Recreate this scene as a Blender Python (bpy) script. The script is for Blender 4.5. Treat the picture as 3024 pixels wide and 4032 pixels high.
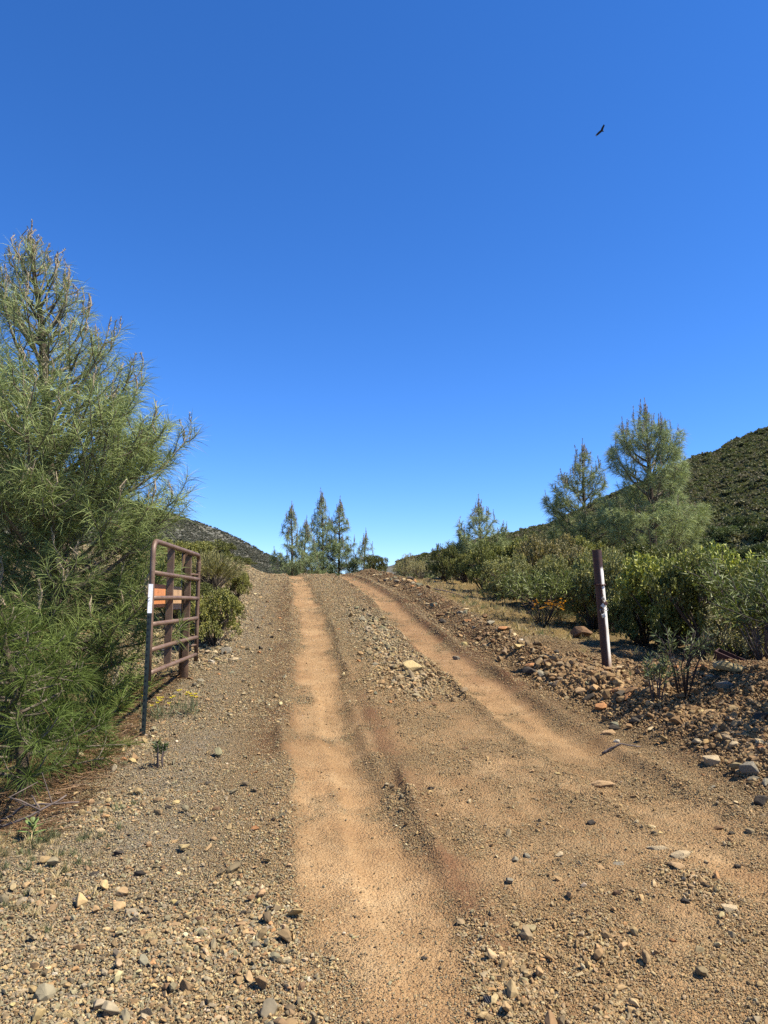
import bpy, bmesh, math, random
import numpy as np
from mathutils import Vector, Matrix, Euler

scene = bpy.context.scene
for _o in list(bpy.data.objects):
    bpy.data.objects.remove(_o)

# ------------------------------------------------------------------ camera, sky, sun, exposure
cam_data = bpy.data.cameras.new("camera")
cam_data.sensor_fit = 'VERTICAL'
cam_data.sensor_height = 36.0
cam_data.sensor_width = 27.0
cam_data.lens = 26.0
cam_data.clip_start = 0.05
cam_data.clip_end = 5000.0
cam = bpy.data.objects.new("camera", cam_data)
scene.collection.objects.link(cam)
cam.location = (0.0, 0.0, 1.6)
cam.rotation_euler = (math.radians(90.0) + math.atan(344 / 2912), 0.0, 0.0)
scene.camera = cam

SUN_ELEV = math.radians(55.0)
SUN_AZ = math.radians(102.0)         # clockwise from +Y (straight ahead): the sun stands to the right, a little behind the camera
world = bpy.data.worlds.new("World")
scene.world = world
world.use_nodes = True
wn = world.node_tree
wn.nodes.clear()
w_out = wn.nodes.new("ShaderNodeOutputWorld")
w_bg = wn.nodes.new("ShaderNodeBackground")
w_sky = wn.nodes.new("ShaderNodeTexSky")
w_sky.sky_type = 'NISHITA'
w_sky.sun_disc = False
w_sky.sun_elevation = SUN_ELEV
w_sky.sun_rotation = SUN_AZ
w_sky.altitude = 2000.0
w_sky.air_density = 1.0
w_sky.dust_density = 0.0
w_sky.ozone_density = 6.0
w_hsv = wn.nodes.new("ShaderNodeHueSaturation")
w_hsv.inputs["Saturation"].default_value = 1.20
w_hsv.inputs["Value"].default_value = 1.0
wn.links.new(w_sky.outputs[0], w_hsv.inputs["Color"])
w_tone = wn.nodes.new("ShaderNodeMix")
w_tone.data_type = 'RGBA'; w_tone.blend_type = 'MULTIPLY'
w_tone.inputs[0].default_value = 1.0
w_tone.inputs[7].default_value = (1.0, 1.0, 1.20, 1.0)      # the deep, slightly violet blue of the photograph's sky
wn.links.new(w_hsv.outputs[0], w_tone.inputs[6])
wn.links.new(w_tone.outputs[2], w_bg.inputs["Color"])
w_bg.inputs["Strength"].default_value = 0.088
wn.links.new(w_bg.outputs[0], w_out.inputs["Surface"])

sun_data = bpy.data.lights.new("sun", 'SUN')
sun_data.energy = 5.0
sun_data.angle = math.radians(0.53)
sun_data.color = (1.0, 0.93, 0.82)
sun = bpy.data.objects.new("sun", sun_data)
scene.collection.objects.link(sun)
_sd = Vector((math.sin(SUN_AZ) * math.cos(SUN_ELEV), math.cos(SUN_AZ) * math.cos(SUN_ELEV), math.sin(SUN_ELEV)))
sun.rotation_euler = (-_sd).to_track_quat('-Z', 'Y').to_euler()
sun.location = (30, 10, 40)

scene.view_settings.view_transform = 'Standard'
scene.view_settings.look = 'None'
scene.view_settings.exposure = 1.15
scene.view_settings.gamma = 1.0
scene.view_settings.use_curve_mapping = False
scene.render.engine = 'CYCLES'
scene.cycles.use_denoising = False
scene.cycles.max_bounces = 6
scene.cycles.diffuse_bounces = 3
scene.cycles.glossy_bounces = 2
scene.cycles.transmission_bounces = 3
scene.cycles.transparent_max_bounces = 4

# ------------------------------------------------------------------ helpers
RNG = np.random.default_rng(20240)
random.seed(7)

# --- TERRAIN BEGIN
def hash2(ix, iy, seed=0):
    n = (ix.astype(np.int64) * 374761393 + iy.astype(np.int64) * 668265263 + seed * 1442695041) & 0x7fffffff
    n = ((n ^ (n >> 13)) * 1274126177) & 0x7fffffff
    return ((n ^ (n >> 16)) & 0xffff) / 65535.0

def vnoise(x, y, seed=0):
    ix, iy = np.floor(x), np.floor(y)
    fx, fy = x - ix, y - iy
    fx = fx * fx * (3 - 2 * fx); fy = fy * fy * (3 - 2 * fy)
    a = hash2(ix, iy, seed); b = hash2(ix + 1, iy, seed)
    c = hash2(ix, iy + 1, seed); d = hash2(ix + 1, iy + 1, seed)
    return (a + (b - a) * fx) * (1 - fy) + (c + (d - c) * fx) * fy

def fbm(x, y, octv=4, seed=0):
    s = 0.0; amp = 0.5
    for k in range(octv):
        s = s + amp * (vnoise(x, y, seed + k * 17) - 0.5)
        x = x * 2.03 + 11.7; y = y * 2.03 - 5.3; amp *= 0.5
    return s

def sstep(a, b, x):
    t = np.clip((x - a) / (b - a), 0, 1)
    return t * t * (3 - 2 * t)

def smooth_table(xs, ys, step=0.25):
    g = np.arange(xs[0], xs[-1] + step, step)
    v = np.interp(g, xs, ys)
    k = np.hanning(15); k /= k.sum()
    p = np.concatenate([v[0] + (v[0] - v[1:8])[::-1], v, v[-1] + (v[-1] - v[-8:-1])[::-1]])
    return g, np.convolve(p, k, 'valid')

YL = [-8, 1, 2.7, 4, 6.4, 8.6, 12, 17, 22, 27, 35, 60]
_gl = smooth_table(YL, [0.7, 0.30, 0.07, -0.12, -0.53, -0.76, -1.10, -1.80, -2.5, -3.25, -4.7, -9.0])
_gr = smooth_table(YL, [3.6, 2.6, 2.25, 1.95, 1.42, 1.08, 0.55, -0.06, -0.8, -1.6, -3.1, -7.4])
_gz = smooth_table([-8, 0, 2.5, 6.4, 9, 12, 17, 22, 27, 30, 35, 45, 60, 90],
                   [-.5, 0, .13, .45, .72, 1.03, 1.64, 2.12, 2.47, 2.53, 2.35, 1.5, 0.0, -3.0])
_gm = smooth_table([-8, 1, 2.7, 3.45, 3.95, 5.4, 6.5, 8.5, 14, 60], [1.2, 0.6, 0.30, 0.17, 0.09, -0.14, -0.30, -0.56, -1.3, -9.0])
def track_m(y): return np.interp(y, *_gm)      # a fainter lane that splits off towards the right
def track_l(y): return np.interp(y, *_gl)
def track_r(y): return np.interp(y, *_gr)
def road_z(y): return np.interp(y, *_gz)

def height(x, y):
    """Height of the ground at x, y (metres); the road climbs away from the camera."""
    x = np.asarray(x, float); y = np.asarray(y, float)
    tl, tr, z = track_l(y), track_r(y), road_z(y)
    el = np.maximum(tl - 0.75 - x, 0)            # metres left of the road's left edge
    er = np.maximum(x - (tr + 0.55), 0)          # metres right of the road's right edge
    near = 1 - sstep(8.5, 13, y)
    far = sstep(10.5, 15.5, y)
    # left verge: falls gently into a hollow under the pines, rises to a low bank further on
    z = z + near * (-0.06 * np.minimum(el, 1.6) - 0.38 * sstep(0.95, 2.3, el) * sstep(3.6, 5.2, y))
    z = z + far * (0.58 * sstep(0.1, 1.7, el) + 0.10 * np.clip(el - 2, 0, 6)) * (1 - 0.6 * sstep(26, 34, y))
    # right side: rocky berm, then a grassy shelf; nearer the camera a rising rocky bank
    berm = np.exp(-((er - 0.42) / 0.30) ** 2)
    z = z + berm * (0.06 + 0.16 * sstep(5.5, 10, y)) * (1 - 0.5 * sstep(24, 30, y))
    z = z + (1 - sstep(7.2, 9.6, y)) * (0.42 * sstep(0.05, 1.6, er)) * sstep(2.5, 4.5, y)
    z = z - sstep(0.9, 2.2, er) * sstep(9.5, 13, y) * 0.12
    z = z - 0.05 * np.clip(er - 6, 0, 60)
    # wheel ruts and the crown between them
    for t, d in ((tl, 0.05), (tr, 0.075)):
        w = 0.12 * fbm(x * 0 + 3.0, y * 0.9, 3, 70) + 0.03 * fbm(x * 2, y * 2.5, 2, 71)
        z = z - d * np.exp(-((x - t + w) / 0.28) ** 6) * sstep(2.0, 6.0, y)
        z = z + 0.055 * np.exp(-((np.abs(x - t + w) - 0.35) / 0.055) ** 2) * sstep(3.0, 7.0, y) * np.clip(1.7 * vnoise(x * 2.5 + 5, y * 1.1, 72) - 0.45, 0, 1)
    tm = track_m(y) + 0.10 * fbm(x * 0 + 9, y * 1.1, 3, 73)
    ml = sstep(2.6, 4.0, y) * (1 - sstep(7.5, 9.5, y))
    z = z - 0.032 * np.exp(-((x - tm) / 0.20) ** 8) * ml + 0.055 * np.exp(-((x - tm - 0.245) / 0.05) ** 2) * ml * np.clip(1.8 * vnoise(x * 3 + 2, y * 1.4, 74) - 0.3, 0, 1)
    near_t = np.minimum(np.abs(x - tl), np.abs(x - tr))
    z = z + 0.016 * fbm((x - tl) * 4.0, y * 9.0, 2, 93) * np.exp(-(near_t / 0.4) ** 4)
    on = np.exp(-np.minimum(np.abs(x - tl), np.abs(x - tr)) ** 2 / 0.12)
    rough = 1 - 0.75 * on
    z = z + rough * (0.10 * fbm(x * 0.7, y * 0.7, 3, 3) + 0.045 * fbm(x * 3.1, y * 3.1, 3, 9))
    z = z + 0.020 * fbm(x * 11, y * 11, 2, 21) * (0.4 + rough)
    bank = np.clip(sstep(0.0, 0.5, er) + 0.6 * sstep(0.3, 1.2, el), 0, 1)
    z = z + bank * (0.17 * fbm(x * 2.0, y * 2.0, 3, 33) + 0.09 * fbm(x * 7.0, y * 7.0, 2, 41))
    return z
# --- TERRAIN END

def link(o, parent=None):
    scene.collection.objects.link(o)
    if parent is not None:
        o.parent = parent
    return o

def tag(o, label=None, category=None, group=None, kind=None):
    if label: o["label"] = label
    if category: o["category"] = category
    if group: o["group"] = group
    if kind: o["kind"] = kind
    return o

def thing(name, label, category, loc=(0, 0, 0), rotz=0.0, group=None):
    o = bpy.data.objects.new(name, None)
    o.empty_display_size = 0.1
    link(o)
    o.location = loc
    o.rotation_euler = (0, 0, rotz)
    return tag(o, label, category, group)

def copy_tree(o, parent=None):
    c = o.copy()
    link(c)
    c.parent = parent
    for ch in list(o.children):
        copy_tree(ch, c)
    return c

class MB:
    """Collects vertices, faces and a colour per vertex, then links them as one mesh object."""
    def __init__(self):
        self.v = []; self.c = []; self.f3 = []; self.f4 = []; self.n = 0
    def add(self, v, f3=None, f4=None, col=(1, 1, 1)):
        v = np.asarray(v, float).reshape(-1, 3)
        c = np.asarray(col, float)
        if c.ndim == 1: c = np.tile(c, (len(v), 1))
        self.v.append(v); self.c.append(c)
        if f3 is not None and len(f3): self.f3.append(np.asarray(f3, int).reshape(-1, 3) + self.n)
        if f4 is not None and len(f4): self.f4.append(np.asarray(f4, int).reshape(-1, 4) + self.n)
        self.n += len(v)
    def mesh(self, name, smooth=False):
        v = np.concatenate(self.v) if self.v else np.zeros((0, 3))
        c = np.concatenate(self.c) if self.c else np.zeros((0, 3))
        f3 = np.concatenate(self.f3) if self.f3 else np.zeros((0, 3), int)
        f4 = np.concatenate(self.f4) if self.f4 else np.zeros((0, 4), int)
        me = bpy.data.meshes.new(name)
        me.vertices.add(len(v)); me.vertices.foreach_set("co", v.astype(np.float32).ravel())
        nl = len(f3) * 3 + len(f4) * 4
        me.loops.add(nl)
        me.loops.foreach_set("vertex_index", np.concatenate([f3.ravel(), f4.ravel()]).astype(np.int32))
        me.polygons.add(len(f3) + len(f4))
        st = np.concatenate([np.arange(len(f3)) * 3, len(f3) * 3 + np.arange(len(f4)) * 4])
        me.polygons.foreach_set("loop_start", st.astype(np.int32))
        me.polygons.foreach_set("use_smooth", np.full(len(st), smooth, dtype=bool))
        a = me.attributes.new("tint", 'FLOAT_COLOR', 'POINT')
        a.data.foreach_set("color", np.concatenate([c, np.ones((len(c), 1))], 1).astype(np.float32).ravel())
        me.update(calc_edges=True)
        return me
    def build(self, name, mat, parent=None, smooth=False, loc=None):
        me = self.mesh(name, smooth)
        me.materials.append(mat)
        o = bpy.data.objects.new(name, me)
        link(o, parent)
        if loc is not None: o.location = loc
        return o
    # shapes
    def tube(self, pts, rad, sides=6, col=(1, 1, 1), cap=True):
        pts = np.asarray(pts, float); n = len(pts)
        rad = np.broadcast_to(np.asarray(rad, float), (n,))
        d = np.gradient(pts, axis=0)
        d /= np.linalg.norm(d, axis=1)[:, None] + 1e-9
        ref = np.array([0, 0, 1.0]) if abs(d[0][2]) < 0.9 else np.array([1.0, 0, 0])
        s = np.cross(d, ref); bad = np.linalg.norm(s, axis=1) < 1e-3
        s[bad] = np.cross(d[bad], np.array([0.3, 1.0, 0.2]))
        s /= np.linalg.norm(s, axis=1)[:, None] + 1e-9
        t = np.cross(d, s)
        a = np.arange(sides) * 2 * math.pi / sides
        ring = pts[:, None, :] + rad[:, None, None] * (np.cos(a)[None, :, None] * s[:, None, :] + np.sin(a)[None, :, None] * t[:, None, :])
        v = ring.reshape(-1, 3)
        i, j = np.meshgrid(np.arange(n - 1), np.arange(sides), indexing='ij')
        j2 = (j + 1) % sides
        f4 = np.stack([i * sides + j, i * sides + j2, (i + 1) * sides + j2, (i + 1) * sides + j], -1).reshape(-1, 4)
        f3 = None
        if cap:
            v = np.concatenate([v, pts[:1], pts[-1:]])
            b = np.arange(sides); b2 = (b + 1) % sides
            lo = np.stack([np.full(sides, n * sides), b2, b], -1)
            hi = np.stack([np.full(sides, n * sides + 1), (n - 1) * sides + b, (n - 1) * sides + b2], -1)
            f3 = np.concatenate([lo, hi])
        self.add(v, f3, f4, col)
    def box(self, c, h, rot=None, col=(1, 1, 1), bevel=0.0):
        h = np.asarray(h, float)
        if bevel <= 0:
            v = np.array([[x, y, z] for x in (-1, 1) for y in (-1, 1) for z in (-1, 1)], float) * h
            f = [[0, 1, 3, 2], [4, 6, 7, 5], [0, 4, 5, 1], [2, 3, 7, 6], [0, 2, 6, 4], [1, 5, 7, 3]]
            f3 = None
        else:
            bm = bmesh.new(); bmesh.ops.create_cube(bm, size=2.0)
            for q in bm.verts: q.co = Vector((q.co.x * h[0], q.co.y * h[1], q.co.z * h[2]))
            bmesh.ops.bevel(bm, geom=bm.edges[:], offset=bevel, segments=1, affect='EDGES')
            bmesh.ops.triangulate(bm, faces=bm.faces[:])
            bm.verts.index_update()
            v = np.array([q.co[:] for q in bm.verts]); f3 = [[q.index for q in fc.verts] for fc in bm.faces]; f = None
            bm.free()
        if rot is not None: v = v @ np.array(rot.to_3x3()).T
        self.add(v + np.asarray(c, float), f3, f, col)

def unit(a):
    return a / (np.linalg.norm(a, axis=-1, keepdims=True) + 1e-9)

def rand_dirs(n, rng):
    return unit(rng.normal(size=(n, 3)))

def perp(a, rng):
    """A random unit vector at right angles to each row of a."""
    return unit(np.cross(a, rand_dirs(len(a), rng)))

def add_leaves(mb, P, A, L, W, rng, col, fold=0.25):
    n = len(P)
    S = perp(A, rng); N = np.cross(A, S)
    L = np.broadcast_to(L, (n,))[:, None]; W = np.broadcast_to(W, (n,))[:, None]
    mid = P + A * L * 0.45
    v = np.stack([P, mid + S * W * 0.5 + N * W * fold, P + A * L - N * W * 0.15, mid - S * W * 0.5 + N * W * fold], 1).reshape(-1, 3)
    b = np.arange(n)[:, None] * 4
    f3 = np.concatenate([b + np.array([[0, 1, 2]]), b + np.array([[0, 2, 3]])])
    mb.add(v, f3, None, np.repeat(col, 4, 0))

def add_needles(mb, P, A, L, W, droop, rng, col):
    n = len(P)
    S = perp(A, rng)
    L = np.broadcast_to(L, (n,))[:, None]; W = np.broadcast_to(W, (n,))[:, None]
    g = np.array([0, 0, -1.0]); droop = np.broadcast_to(droop, (n,))[:, None]
    m = P + A * L * 0.5 + g * droop * L * 0.25
    t = P + A * L + g * droop * L
    v = np.stack([P - S * W * .5, P + S * W * .5, m + S * W * .5, m - S * W * .5, t], 1).reshape(-1, 3)
    b = np.arange(n)[:, None] * 5
    mb.add(v, b + np.array([[3, 2, 4]]), b + np.array([[0, 1, 2, 3]]), np.repeat(col, 5, 0))

# ------------------------------------------------------------------ materials
ALB = 0.66      # brings the tints below to real-world reflectances at this exposure
def nodes_of(name):
    m = bpy.data.materials.new(name)
    m.use_nodes = True
    nt = m.node_tree; nt.nodes.clear()
    out = nt.nodes.new("ShaderNodeOutputMaterial")
    bs = nt.nodes.new("ShaderNodeBsdfPrincipled")
    nt.links.new(bs.outputs[0], out.inputs[0])
    return m, nt, bs, out

def N(nt, kind, **kw):
    n = nt.nodes.new(kind)
    for k, v in kw.items():
        if k in n.inputs: n.inputs[k].default_value = v
        else: setattr(n, k, v)
    return n

def noise(nt, coord, scale, detail=4.0, rough=0.6):
    n = N(nt, "ShaderNodeTexNoise", Scale=scale, Detail=detail, Roughness=rough)
    nt.links.new(coord, n.inputs["Vector"])
    return n

def ramp(nt, src, stops):
    r = nt.nodes.new("ShaderNodeValToRGB")
    el = r.color_ramp.elements
    while len(el) < len(stops): el.new(0.5)
    for e, (p, c) in zip(el, stops):
        e.position = p; e.color = (*c, 1.0) if len(c) == 3 else c
    nt.links.new(src, r.inputs[0])
    return r

def mixc(nt, fac, a, b, mode='MIX'):
    m = nt.nodes.new("ShaderNodeMix"); m.data_type = 'RGBA'; m.blend_type = mode
    for sock, val in ((m.inputs[0], fac), (m.inputs[6], a), (m.inputs[7], b)):
        if hasattr(val, "links") or isinstance(val, bpy.types.NodeSocket): nt.links.new(val, sock)
        elif isinstance(val, (int, float)): sock.default_value = val
        else: sock.default_value = (*val, 1.0)
    return m.outputs[2]

def math_n(nt, op, a, b=None, clamp=False):
    m = nt.nodes.new("ShaderNodeMath"); m.operation = op; m.use_clamp = clamp
    for sock, val in ((m.inputs[0], a), (m.inputs[1], b)):
        if val is None: continue
        if isinstance(val, bpy.types.NodeSocket): nt.links.new(val, sock)
        else: sock.default_value = val
    return m.outputs[0]

def bump(nt, bs, height, strength, dist):
    b = N(nt, "ShaderNodeBump", Strength=strength, Distance=dist)
    nt.links.new(height, b.inputs["Height"])
    nt.links.new(b.outputs[0], bs.inputs["Normal"])
    return b

def objpos(nt):
    return nt.nodes.new("ShaderNodeTexCoord").outputs["Object"]

def wpos(nt):
    return nt.nodes.new("ShaderNodeNewGeometry").outputs["Position"]

def leaf_material(name, rough=0.5, transl=0.3, spec=0.4, vary=0.25, instancer=False):
    m, nt, bs, out = nodes_of(name)
    at = N(nt, "ShaderNodeAttribute", attribute_name="tint")
    if instancer: at.attribute_type = 'INSTANCER'
    info = nt.nodes.new("ShaderNodeObjectInfo")
    hs = nt.nodes.new("ShaderNodeHueSaturation")
    nt.links.new(mixc(nt, 1.0, at.outputs["Color"], (ALB,) * 3, 'MULTIPLY'), hs.inputs["Color"])
    v = N(nt, "ShaderNodeMapRange"); v.inputs[3].default_value = 1 - vary; v.inputs[4].default_value = 1 + vary
    nt.links.new(info.outputs["Random"], v.inputs[0]); nt.links.new(v.outputs[0], hs.inputs["Value"])
    nt.links.new(hs.outputs[0], bs.inputs["Base Color"])
    bs.inputs["Roughness"].default_value = rough
    bs.inputs["Specular IOR Level"].default_value = spec
    tr = nt.nodes.new("ShaderNodeBsdfTranslucent")
    yel = mixc(nt, 1.0, hs.outputs[0], (1.0, 1.1, 0.55), 'MULTIPLY')
    nt.links.new(yel, tr.inputs["Color"])
    mx = nt.nodes.new("ShaderNodeMixShader"); mx.inputs[0].default_value = transl
    nt.links.new(bs.outputs[0], mx.inputs[1]); nt.links.new(tr.outputs[0], mx.inputs[2])
    nt.links.new(mx.outputs[0], out.inputs[0])
    return m

def tint_material(name, rough=0.8, spec=0.2, scale=20.0, amount=0.35, instancer=False, bumpy=0.0, bdist=0.01):
    """Colour comes from the mesh's own tint, broken up by noise."""
    m, nt, bs, out = nodes_of(name)
    at = N(nt, "ShaderNodeAttribute", attribute_name="tint")
    if instancer: at.attribute_type = 'INSTANCER'
    n = noise(nt, objpos(nt), scale, 5.0, 0.65)
    r = ramp(nt, n.outputs[0], [(0.25, ((1 - amount) * ALB,) * 3), (0.75, ((1 + amount) * ALB,) * 3)])
    c = mixc(nt, 1.0, at.outputs["Color"], r.outputs[0], 'MULTIPLY')
    nt.links.new(c, bs.inputs["Base Color"])
    bs.inputs["Roughness"].default_value = rough
    bs.inputs["Specular IOR Level"].default_value = spec
    if bumpy: bump(nt, bs, n.outputs[0], bumpy, bdist)
    return m

M = {}
M['needle'] = leaf_material("pine_needle", 0.65, 0.14, 0.10, 0.12)
M['leaf'] = leaf_material("shrub_leaf", 0.5, 0.15, 0.22, 0.22)
M['far_leaf'] = leaf_material("hillside_leaf", 0.7, 0.2, 0.1, 0.14, instancer=True)
M['grass'] = leaf_material("dry_grass", 0.7, 0.3, 0.2, 0.3, instancer=True)
M['bark'] = tint_material("bark", 0.9, 0.15, 30.0, 0.5, bumpy=0.8, bdist=0.01)
M['twig'] = tint_material("twig", 0.8, 0.2, 40.0, 0.3)
M['gravel'] = tint_material("gravel_stone", 0.85, 0.2, 1.6, 0.35, instancer=True)
M['rock'] = tint_material("rock", 0.88, 0.2, 22.0, 0.5, bumpy=0.6, bdist=0.012)
M['flower'] = leaf_material("petal", 0.5, 0.35, 0.3, 0.1)
M['feather'] = tint_material("feather", 0.7, 0.2, 8.0, 0.3)

def metal_rust(name):
    m, nt, bs, out = nodes_of(name)
    p = objpos(nt)
    n1 = noise(nt, p, 6.0, 6.0, 0.7); n2 = noise(nt, p, 60.0, 4.0, 0.6)
    r = ramp(nt, n1.outputs[0], [(0.30, (0.069, 0.033, 0.017)), (0.50, (0.139, 0.083, 0.050)), (0.72, (0.215, 0.149, 0.098))])
    c = mixc(nt, 0.35, r.outputs[0], ramp(nt, n2.outputs[0], [(0.3, (0.090, 0.040, 0.017)), (0.7, (0.180, 0.122, 0.081))]).outputs[0])
    nt.links.new(c, bs.inputs["Base Color"])
    bs.inputs["Roughness"].default_value = 0.55
    bs.inputs["Metallic"].default_value = 0.15
    bump(nt, bs, n2.outputs[0], 0.25, 0.004)
    return m
M['gate'] = metal_rust("weathered_gate_steel")

def pipe_paint():
    m, nt, bs, out = nodes_of("peeling_white_paint_on_rust")
    p = objpos(nt)
    sep = nt.nodes.new("ShaderNodeSeparateXYZ"); nt.links.new(p, sep.inputs[0])
    mp = N(nt, "ShaderNodeMapping"); mp.inputs["Scale"].default_value = (14, 14, 3.0); nt.links.new(p, mp.inputs[0])
    n1 = noise(nt, mp.outputs[0], 1.0, 6.0, 0.65)
    n2 = noise(nt, p, 45.0, 4.0, 0.6)
    z = math_n(nt, 'ADD', sep.outputs[2], math_n(nt, 'MULTIPLY', math_n(nt, 'SUBTRACT', n1.outputs[0], 0.5), 0.28))
    top = N(nt, "ShaderNodeMapRange"); top.inputs[1].default_value = 1.16; top.inputs[2].default_value = 1.20; nt.links.new(z, top.inputs[0])
    bot = N(nt, "ShaderNodeMapRange"); bot.inputs[1].default_value = 0.26; bot.inputs[2].default_value = 0.08; nt.links.new(z, bot.inputs[0])
    rust = ramp(nt, n2.outputs[0], [(0.3, (0.021, 0.007, 0.003)), (0.6, (0.052, 0.017, 0.007)), (0.8, (0.111, 0.038, 0.014))])
    paint = ramp(nt, n1.outputs[0], [(0.26, (0.30, 0.17, 0.09)), (0.36, (0.60, 0.55, 0.46)), (0.6, (0.78, 0.75, 0.68))])
    stain = mixc(nt, math_n(nt, 'MULTIPLY', bot.outputs[0], 0.8), paint.outputs[0], (0.229, 0.125, 0.050))
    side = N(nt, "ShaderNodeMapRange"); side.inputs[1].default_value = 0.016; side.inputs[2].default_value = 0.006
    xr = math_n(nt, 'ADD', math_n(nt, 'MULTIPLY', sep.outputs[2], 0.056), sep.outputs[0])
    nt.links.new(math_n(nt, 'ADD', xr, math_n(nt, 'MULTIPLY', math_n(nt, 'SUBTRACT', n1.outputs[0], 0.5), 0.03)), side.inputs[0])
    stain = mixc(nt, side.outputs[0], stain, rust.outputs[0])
    c = mixc(nt, top.outputs[0], stain, rust.outputs[0])
    nt.links.new(c, bs.inputs["Base Color"])
    bs.inputs["Roughness"].default_value = 0.6
    bump(nt, bs, n1.outputs[0], 0.3, 0.004)
    return m
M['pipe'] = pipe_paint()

def plain(name, col, rough=0.6, metal=0.0, amount=0.25, scale=30.0, bm_=0.2):
    m, nt, bs, out = nodes_of(name)
    n = noise(nt, objpos(nt), scale, 5.0, 0.65)
    lo = tuple(x * ALB * (1 - amount) for x in col); hi = tuple(min(1, x * ALB * (1 + amount)) for x in col)
    nt.links.new(ramp(nt, n.outputs[0], [(0.3, lo), (0.7, hi)]).outputs[0], bs.inputs["Base Color"])
    bs.inputs["Roughness"].default_value = rough; bs.inputs["Metallic"].default_value = metal
    bump(nt, bs, n.outputs[0], bm_, 0.003)
    return m
M['stake'] = plain("dark_green_enamel", (0.008, 0.018, 0.014), 0.5)
M['white'] = plain("white_enamel", (1.12, 1.12, 1.08), 0.5, 0, 0.12, 60)
M['orange_board'] = plain("orange_painted_board", (0.66, 0.25, 0.085), 0.7, 0, 0.2, 9)
M['tan_board'] = plain("weathered_tan_board", (0.56, 0.34, 0.17), 0.8, 0, 0.25, 12)
M['rust'] = plain("deep_rust", (0.075, 0.026, 0.017), 0.85, 0.0, 0.5, 18, 0.5)
M['steel'] = plain("dull_steel", (0.42, 0.42, 0.42), 0.4, 0.8, 0.2, 40)
M['black'] = plain("black_rubber", (0.02, 0.02, 0.022), 0.5, 0, 0.3, 40)
M['deadwood'] = plain("dead_wood", (0.16, 0.12, 0.095), 0.9, 0, 0.4, 25, 0.6)

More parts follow.
